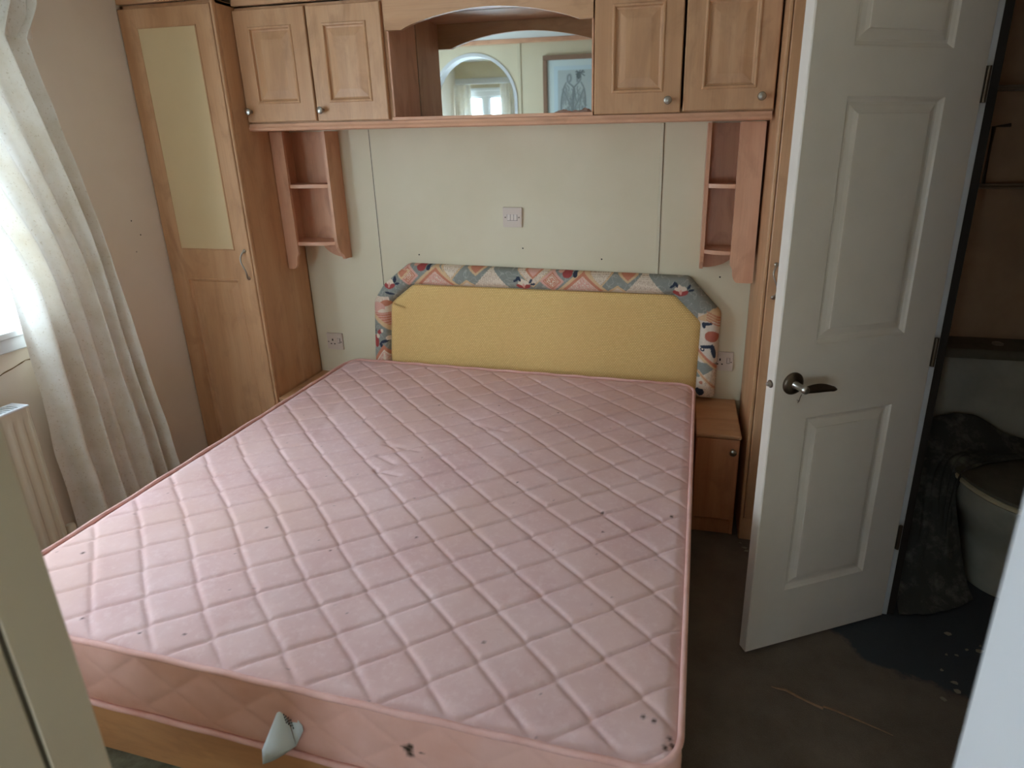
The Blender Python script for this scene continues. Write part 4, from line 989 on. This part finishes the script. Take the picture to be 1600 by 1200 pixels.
# curtains and rail at the hall window, seen in the mirror
for k, (xa, xb, lb) in enumerate(((-0.67, -0.50, 'cream curtain left of the hall window seen in the mirror'), (-0.20, -0.06, 'narrow cream curtain right of the hall window seen in the mirror'))):
    V, nu_, nv_ = curtain('c', '', [(xa, 2.13), (xa + 0.01, 1.0)], [(xb, 2.13), (xb + (0.02 if k == 0 else 0.0), 1.0)], 'y', 0.06, 3, (HY, 1), seed=k + 3, amp=0.014)
    o = mesh('curtain', V, grid_faces(nu_, nv_), M['curtain'], smooth=True, origin=((xa + xb) / 2, HY + 0.06, 1.0)); tag(o, lb, 'curtain')
o = box('curtain_pelmet', -0.665, -0.02, HY + 0.005, HY + 0.035, 2.135, 2.19, M['jamb_white'], bev=0.004); tag(o, 'pale pelmet over the hall window seen in the mirror', 'pelmet')

# ------------------------------------------------------------ picture on the partition (seen in the mirror)
t = thing('framed_picture', 'brown framed pencil sketch with a pale mount, seen in the mirror', 'picture', (0.735, PY1, 1.60))
x0, x1, z0, z1 = 0.484, 0.975, 1.56, 2.212; fw = 0.034; yb = PY1 + 0.001
b = MB()
for (a0, a1, c0, c1) in ((x0, x1, z1 - fw, z1), (x0, x1, z0, z0 + fw), (x0, x0 + fw, z0 + fw, z1 - fw), (x1 - fw, x1, z0 + fw, z1 - fw)): b.box(a0, a1, yb, yb + 0.022, c0, c1, 0.004)
b.obj('frame', M['frame_brown'], t)
box('mount', x0 + fw, x1 - fw, yb, yb + 0.010, z0 + fw, z1 - fw, M['mat_card'], t, bev=0)
sx0, sx1, sz0, sz1 = 0.600, 0.862, 1.70, 2.105; nu, nv = 150, 230
U, Vv_ = np.meshgrid(np.linspace(0, 1, nu), np.linspace(0, 1, nv), indexing='ij')
ink = np.zeros_like(U)
def stroke(pts, wd, k):
    global ink
    P = chaikin(pts, 3)
    for a_, b_ in zip(P[:-1], P[1:]):
        vx, vy = b_[0] - a_[0], b_[1] - a_[1]; L2 = vx * vx + vy * vy + 1e-9; tt = np.clip(((U - a_[0]) * vx + (Vv_ - a_[1]) * vy) / L2, 0, 1)
        ink = np.maximum(ink, k * np.exp(-(np.hypot(U - a_[0] - tt * vx, (Vv_ - a_[1] - tt * vy) * 1.5) / wd) ** 2))
r2 = random.Random(5)
for cx, s_, lean in ((0.27, 1, 0.05), (0.64, -1, -0.04)):        # two loose hatched torsos
    for k in range(3):
        j = lambda: r2.uniform(-0.02, 0.02)
        stroke([(cx - 0.15 + j(), 0.05), (cx - 0.19 + j(), 0.40), (cx - 0.17 + j() + lean, 0.68), (cx - 0.03, 0.78)], 0.020, 0.6); stroke([(cx + 0.13 + j(), 0.05), (cx + 0.17 + j(), 0.45), (cx + 0.19 + j() + lean, 0.68), (cx + 0.04, 0.78)], 0.020, 0.6)
    for q in range(60):
        xa, za = cx + r2.uniform(-0.15, 0.16), r2.uniform(0.10, 0.74); stroke([(xa, za), (xa + r2.uniform(-0.03, 0.04) + lean, za - 0.05), (xa + r2.uniform(-0.05, 0.05), za - r2.uniform(0.06, 0.16))], r2.uniform(0.012, 0.028), r2.uniform(0.25, 0.6))
    stroke([(cx - 0.12 * s_, 0.66), (cx + 0.02 * s_, 0.48), (cx + 0.16 * s_, 0.34), (cx + 0.05 * s_, 0.16)], 0.035, 0.55)
    stroke([(cx - 0.03 + lean, 0.80), (cx - 0.04 + lean, 0.90), (cx + 0.05 + lean, 0.93), (cx + 0.07 + lean, 0.83), (cx + 0.01 + lean, 0.79)], 0.03, 0.55)
for q in range(14): stroke([(0.60, 0.84), (0.60 + r2.uniform(-0.09, 0.12), 0.92 + r2.uniform(-0.03, 0.05)), (0.62 + r2.uniform(-0.14, 0.16), 0.93 + r2.uniform(-0.06, 0.06))], 0.016, 0.8)
c0, c1 = np.array(lin(186, 196, 194)[:3]), np.array(lin(60, 66, 70)[:3])
# mirrored left-right so that it reads the right way round in the room and flipped in the mirror, as photographed
colr = c0 + (c1 - c0) * ink.ravel()[:, None]
Vp = np.c_[(sx0 + (sx1 - sx0) * U).ravel(), np.full(U.size, yb + 0.0112), (sz0 + (sz1 - sz0) * Vv_).ravel()] - np.array(t.location)
fast_mesh('sketch', Vp, grid_faces(nu, nv, flip=True), M['sketch'], t, {'print': colr}, smooth=False)
b = MB()
for (a0, a1, e0, e1) in ((sx0 - 0.03, sx1 + 0.03, sz1, sz1 + 0.03), (sx0 - 0.03, sx0, sz0, sz1), (sx1, sx1 + 0.03, sz0, sz1), (sx0 - 0.03, sx1 + 0.03, sz0 - 0.03, sz0)): b.box(a0, a1, yb + 0.0095, yb + 0.0118, e0, e1, 0)
b.obj('inner_mount', plain('inner_mount', lin(196, 216, 222), 0.8), t)

# ------------------------------------------------------------ white ensuite door (local: x along the leaf from latch edge to hinge, +y = back face)
dl = math.atan2(-0.7259 + 0.9883, 2.3258 - 1.8491); DW, DH = 0.544, 2.050
d1 = bpy.data.objects.new('door_1', None); COL.objects.link(d1); d1.location = (1.8491, -0.9883, 0.0); d1.rotation_euler = (0, 0, dl)
d1['kind'] = 'structure'; d1['label'] = 'open white panelled door with a lever handle, leading to the bathroom'
RD_ = [(0.0, 0.0), (0.004, 0.0050), (0.012, 0.0105), (0.018, 0.0110), (0.030, 0.0075), (0.039, 0.0035), (0.0400, 0.0008), (0.046, 0.0004)]
leaf = panel_face([0.003, 0.121, 0.424, DW - 0.003], [0.014, 0.225, 0.828, 1.052, 1.690, 1.803, 1.945, DH - 0.003], {(1, 1), (1, 3), (1, 5)}, RD_, 0.0, 0.034)
leaf_o = leaf.obj('leaf', M['white'], d1, world=False)
rs = MB().lathe([(0.033, 0), (0.033, 0.003), (0.030, 0.007), (0.022, 0.011), (0.014, 0.012), (0.013, 0.0125)], (0.060, 0, 0.943), (0, -1, 0), 36).obj('rose', M['bronze'], d1, world=False, smooth=True)
MB().lathe([(0.0135, 0.010), (0.0105, 0.016), (0.0095, 0.040), (0.011, 0.046), (0.011, 0.056), (0.008, 0.060), (0.001, 0.061)], (0.060, 0, 0.943), (0, -1, 0), 24).obj('spindle', M['steel'], rs, world=False, smooth=True)
lv = MB(); rings = []
for i in range(22):
    q = i / 21; x = 0.055 + 0.118 * q; h_ = 0.0095 * (0.9 + 0.55 * math.sin(math.pi * min(1, q * 1.15)) ** 1.0) * (1 if q < 0.93 else (1 - (q - 0.93) / 0.07 * 0.6)); th = 0.0065 - 0.003 * q
    cz = 0.943 - 0.001 - 0.016 * q + 0.006 * math.sin(q * 3); cy = -0.051 + 0.010 * q
    rings.append([(x, cy + th * math.cos(a_), cz + h_ * math.sin(a_)) for a_ in np.linspace(0, 2 * math.pi, 17)[:-1]])
lv.loft(rings).obj('lever', M['bronze'], rs, world=False, smooth=True)
lt = MB(); lt.lathe([(0.0115, -0.001), (0.0115, 0.0012), (0.0095, 0.0015)], (0.0, 0.017, 0.943), (-1, 0, 0), 20); lt.obj('latch_plate', M['bronze'], d1, world=False)
MB().lathe([(0.0075, 0), (0.0075, 0.006), (0.005, 0.012), (0.002, 0.013)], (0.0, 0.017, 0.943), (-1, 0, 0), 16).obj('latch_bolt', M['steel'], d1, world=False, smooth=True)
for z in (1.72, 0.98, 0.33):
    h = MB(); h.tube([(DW + 0.005, -0.003, z - 0.045), (DW + 0.005, -0.003, z + 0.045)], 0.0055, 12); h.box(DW - 0.002, DW + 0.0015, 0.0, 0.030, z - 0.045, z + 0.045, 0.0005)
    h.obj('hinge', M['bronze'], d1, world=False, smooth=True)
sc = MB(); sc.tube([(0.094, -0.0006, 0.905), (0.090, -0.0006, 0.897), (0.088, -0.0006, 0.886), (0.084, -0.0006, 0.882)], 0.0009, 5); sc.tube([(0.088, -0.0006, 0.886), (0.080, -0.0006, 0.890)], 0.0007, 5)
sc.obj('scratch', plain('scratch_brown', lin(96, 72, 60), 0.8), leaf_o, world=False)

# ------------------------------------------------------------ bathroom
TX = 2.79
t = thing('toilet', 'grimy close-coupled toilet in the dark bathroom beyond the white door', 'toilet', (TX, -0.35, 0))
def ell(cx, cy, rx, ry, z, n=40, egg=0.0):
    return [(cx + rx * math.cos(a_) * (1 - egg * max(0, -math.sin(a_))), cy + ry * math.sin(a_), z) for a_ in np.linspace(0, 2 * math.pi, n + 1)[:-1]]
MB().loft([ell(TX, -0.36, 0.115, 0.185, 0.0), ell(TX, -0.36, 0.11, 0.18, 0.02), ell(TX, -0.355, 0.100, 0.165, 0.12), ell(TX, -0.36, 0.108, 0.175, 0.19), ell(TX, -0.38, 0.150, 0.215, 0.26), ell(TX, -0.40, 0.178, 0.238, 0.33, egg=0.05), ell(TX, -0.405, 0.184, 0.245, 0.385, egg=0.05), ell(TX, -0.405, 0.180, 0.240, 0.395, egg=0.05)]).obj('pan', M['porcelain'], t, smooth=True)
MB().loft([ell(TX, -0.405, 0.180, 0.240, 0.397, egg=0.05), ell(TX, -0.405, 0.188, 0.248, 0.402, egg=0.05), ell(TX, -0.405, 0.188, 0.248, 0.412, egg=0.05), ell(TX, -0.405, 0.182, 0.243, 0.416, egg=0.05)]).obj('seat', M['toiletseat'], t, smooth=True)
MB().loft([ell(TX, -0.405, 0.182, 0.242, 0.418, egg=0.05), ell(TX, -0.405, 0.187, 0.247, 0.422, egg=0.05), ell(TX, -0.405, 0.185, 0.245, 0.431, egg=0.05), ell(TX, -0.405, 0.160, 0.220, 0.437, egg=0.05), ell(TX, -0.405, 0.05, 0.09, 0.440)]).obj('seat_lid', M['lid_grey'], t, smooth=True)
def rbox(x0, x1, y0, y1, z, r=0.03):
    P = []
    for cx, cy, a0 in ((x1 - r, y0 + r, -math.pi / 2), (x1 - r, y1 - r, 0), (x0 + r, y1 - r, math.pi / 2), (x0 + r, y0 + r, math.pi)):
        for i in range(7): a_ = a0 + math.pi / 2 * i / 6; P.append((cx + r * math.cos(a_), cy + r * math.sin(a_), z))
    return P
cs_ = [(0.165, 0.44), (0.178, 0.47), (0.198, 0.56), (0.208, 0.70), (0.212, 0.785)]
MB().loft([rbox(TX - a_, TX + a_, -0.175, -0.015, z) for a_, z in cs_]).obj('cistern', M['porcelain'], t, smooth=True)
MB().loft([rbox(TX - 0.218, TX + 0.218, -0.182, -0.014, 0.786), rbox(TX - 0.222, TX + 0.222, -0.186, -0.014, 0.792), rbox(TX - 0.222, TX + 0.222, -0.186, -0.014, 0.812), rbox(TX - 0.215, TX + 0.215, -0.178, -0.016, 0.822)]).obj('cistern_lid', M['lid_grey'], t, smooth=True)
MB().lathe([(0.019, 0), (0.019, 0.006), (0.012, 0.009), (0.001, 0.0095)], (TX, -0.10, 0.822), (0, 0, 1), 18).obj('flush_button', M['steel'], t, smooth=True)
MB().box(TX - 0.1, TX + 0.1, -0.19, -0.02, 0.33, 0.439, 0.02, 3).obj('coupling', M['porcelain'], t)
# draped sheet
ctrl = np.array([
    [(2.50, -0.215, 0.50), (2.60, -0.21, 0.555), (2.72, -0.20, 0.56), (2.85, -0.20, 0.49), (3.0, -0.20, 0.462)],
    [(2.47, -0.30, 0.44), (2.58, -0.29, 0.475), (2.70, -0.28, 0.47), (2.84, -0.27, 0.452), (3.0, -0.26, 0.452)],
    [(2.45, -0.42, 0.30), (2.52, -0.41, 0.35), (2.59, -0.38, 0.43), (2.68, -0.36, 0.452), (2.80, -0.34, 0.452)],
    [(2.43, -0.52, 0.16), (2.50, -0.52, 0.18), (2.555, -0.50, 0.24), (2.585, -0.47, 0.32), (2.60, -0.44, 0.42)],
    [(2.40, -0.62, 0.035), (2.47, -0.61, 0.05), (2.54, -0.59, 0.06), (2.60, -0.56, 0.08), (2.635, -0.52, 0.12)],
    [(2.385, -0.71, 0.012), (2.455, -0.70, 0.012), (2.53, -0.67, 0.012), (2.60, -0.63, 0.012), (2.66, -0.585, 0.014)]])
def cr(P, t_):
    n = len(P) - 1; s_ = min(n - 1e-6, max(0, t_ * n)); i = int(s_); f_ = s_ - i; p = [P[max(0, i - 1)], P[i], P[min(n, i + 1)], P[min(n, i + 2)]]
    return 0.5 * ((2 * p[1]) + (-p[0] + p[2]) * f_ + (2 * p[0] - 5 * p[1] + 4 * p[2] - p[3]) * f_ ** 2 + (-p[0] + 3 * p[1] - 3 * p[2] + p[3]) * f_ ** 3)
V = []; nu, nv = 70, 70
for i in range(nu):
    rowp = [cr(ctrl[k], i / (nu - 1)) for k in range(6)]
    for j in range(nv):
        p = cr(np.array(rowp), j / (nv - 1)); u, v_ = i / (nu - 1), j / (nv - 1); k_ = 0.010 * math.sin(u * 26 + v_ * 3) * math.sin(math.pi * min(1, v_ * 1.2)) * (1 - u * 0.6) + 0.010 * mnoise.noise(Vector((u * 7, v_ * 7, 2)))
        V.append((p[0] - abs(k_) * 0.8, p[1] - k_ * 0.6, max(0.006, p[2] + abs(k_) * 0.7)))
o = mesh('draped_sheet', V, grid_faces(nu, nv), M['sheet'], smooth=True, origin=(2.5, -0.5, 0)); md = o.modifiers.new('s', 'SOLIDIFY'); md.thickness = 0.002
tag(o, 'dark dusty sheet draped over the toilet and down to the floor', 'sheet')
# rails on the bathroom wall
for z, lb in ((1.752, 'upper thin horizontal rail on the dark bathroom wall'), (1.418, 'lower thin horizontal rail on the dark bathroom wall, above the cistern')):
    b = MB(); b.tube([(2.47, -0.06, z), (3.30, -0.06, z)], 0.007, 10); b.box(2.47, 3.3, -0.09, -0.0125, z - 0.012, z - 0.004, 0.001)
    o = b.obj('wall_rail', M['steel'], origin=(2.9, -0.06, z)); tag(o, lb, 'rail')
o = MB().tube([(2.64, -0.075, 1.425), (2.64, -0.075, 1.62), (2.69, -0.075, 1.625)], 0.007, 10).obj('shower_bracket', M['bronze'], origin=(2.64, -0.07, 1.42), smooth=True); tag(o, 'small dark bracket standing on the lower bathroom rail', 'bracket')
# debris flakes
fl_r = random.Random(11)
def flake(x, y, s, label, group):
    V = []; n = 6; a0 = fl_r.random() * 6
    for k in range(n): r_ = s * fl_r.uniform(0.5, 1.0); a_ = a0 + k * 2 * math.pi / n; V.append((x + r_ * math.cos(a_) * 1.5, y + r_ * math.sin(a_), 0.002 + fl_r.random() * 0.004))
    V += [(p[0], p[1], p[2] + 0.0022) for p in V]
    F = [tuple(range(n))[::-1], tuple(range(n, 2 * n))] + [(i, (i + 1) % n, n + (i + 1) % n, n + i) for i in range(n)]
    o = mesh('debris_flake', V, F, M['flake'], origin=(x, y, 0.0)); tag(o, label, 'debris', group); return o
for k in range(34):
    x, y = fl_r.uniform(2.40, 2.85), fl_r.uniform(-1.22, -0.72)
    flake(x, y, fl_r.uniform(0.003, 0.011), 'small pale flake of debris on the dark bathroom floor before the toilet', 'debris flakes on the bathroom floor')
for x, y, s, lb in ((1.893, -0.430, 0.009, 'largest pale crumb of debris on the carpet by the right wardrobe foot'), (1.899, -0.452, 0.006, 'small pale crumb nearest the white door edge, by the right wardrobe'), (1.880, -0.405, 0.006, 'small pale crumb nearest the bedside cabinet, by the right wardrobe')): flake(x, y, s, lb, 'crumbs by the wardrobe foot')
# twig
tp = [(1.915, -1.100), (1.93, -1.105), (1.957, -1.106), (1.985, -1.120), (2.02, -1.134), (2.052, -1.146), (2.056, -1.140), (2.09, -1.150), (2.15, -1.172), (2.205, -1.190), (2.225, -1.197)]
b = MB().tube([(x, y, 0.006 + 0.002 * math.sin(i)) for i, (x, y) in enumerate(tp)], [0.001, 0.0022, 0.0038, 0.0034, 0.003, 0.0042, 0.003, 0.0028, 0.0024, 0.0018, 0.0008], 7)
o = b.obj('twig', M['twig'], origin=(2.05, -1.14, 0), smooth=True); tag(o, 'long thin dry twig lying on the dark carpet', 'twig')
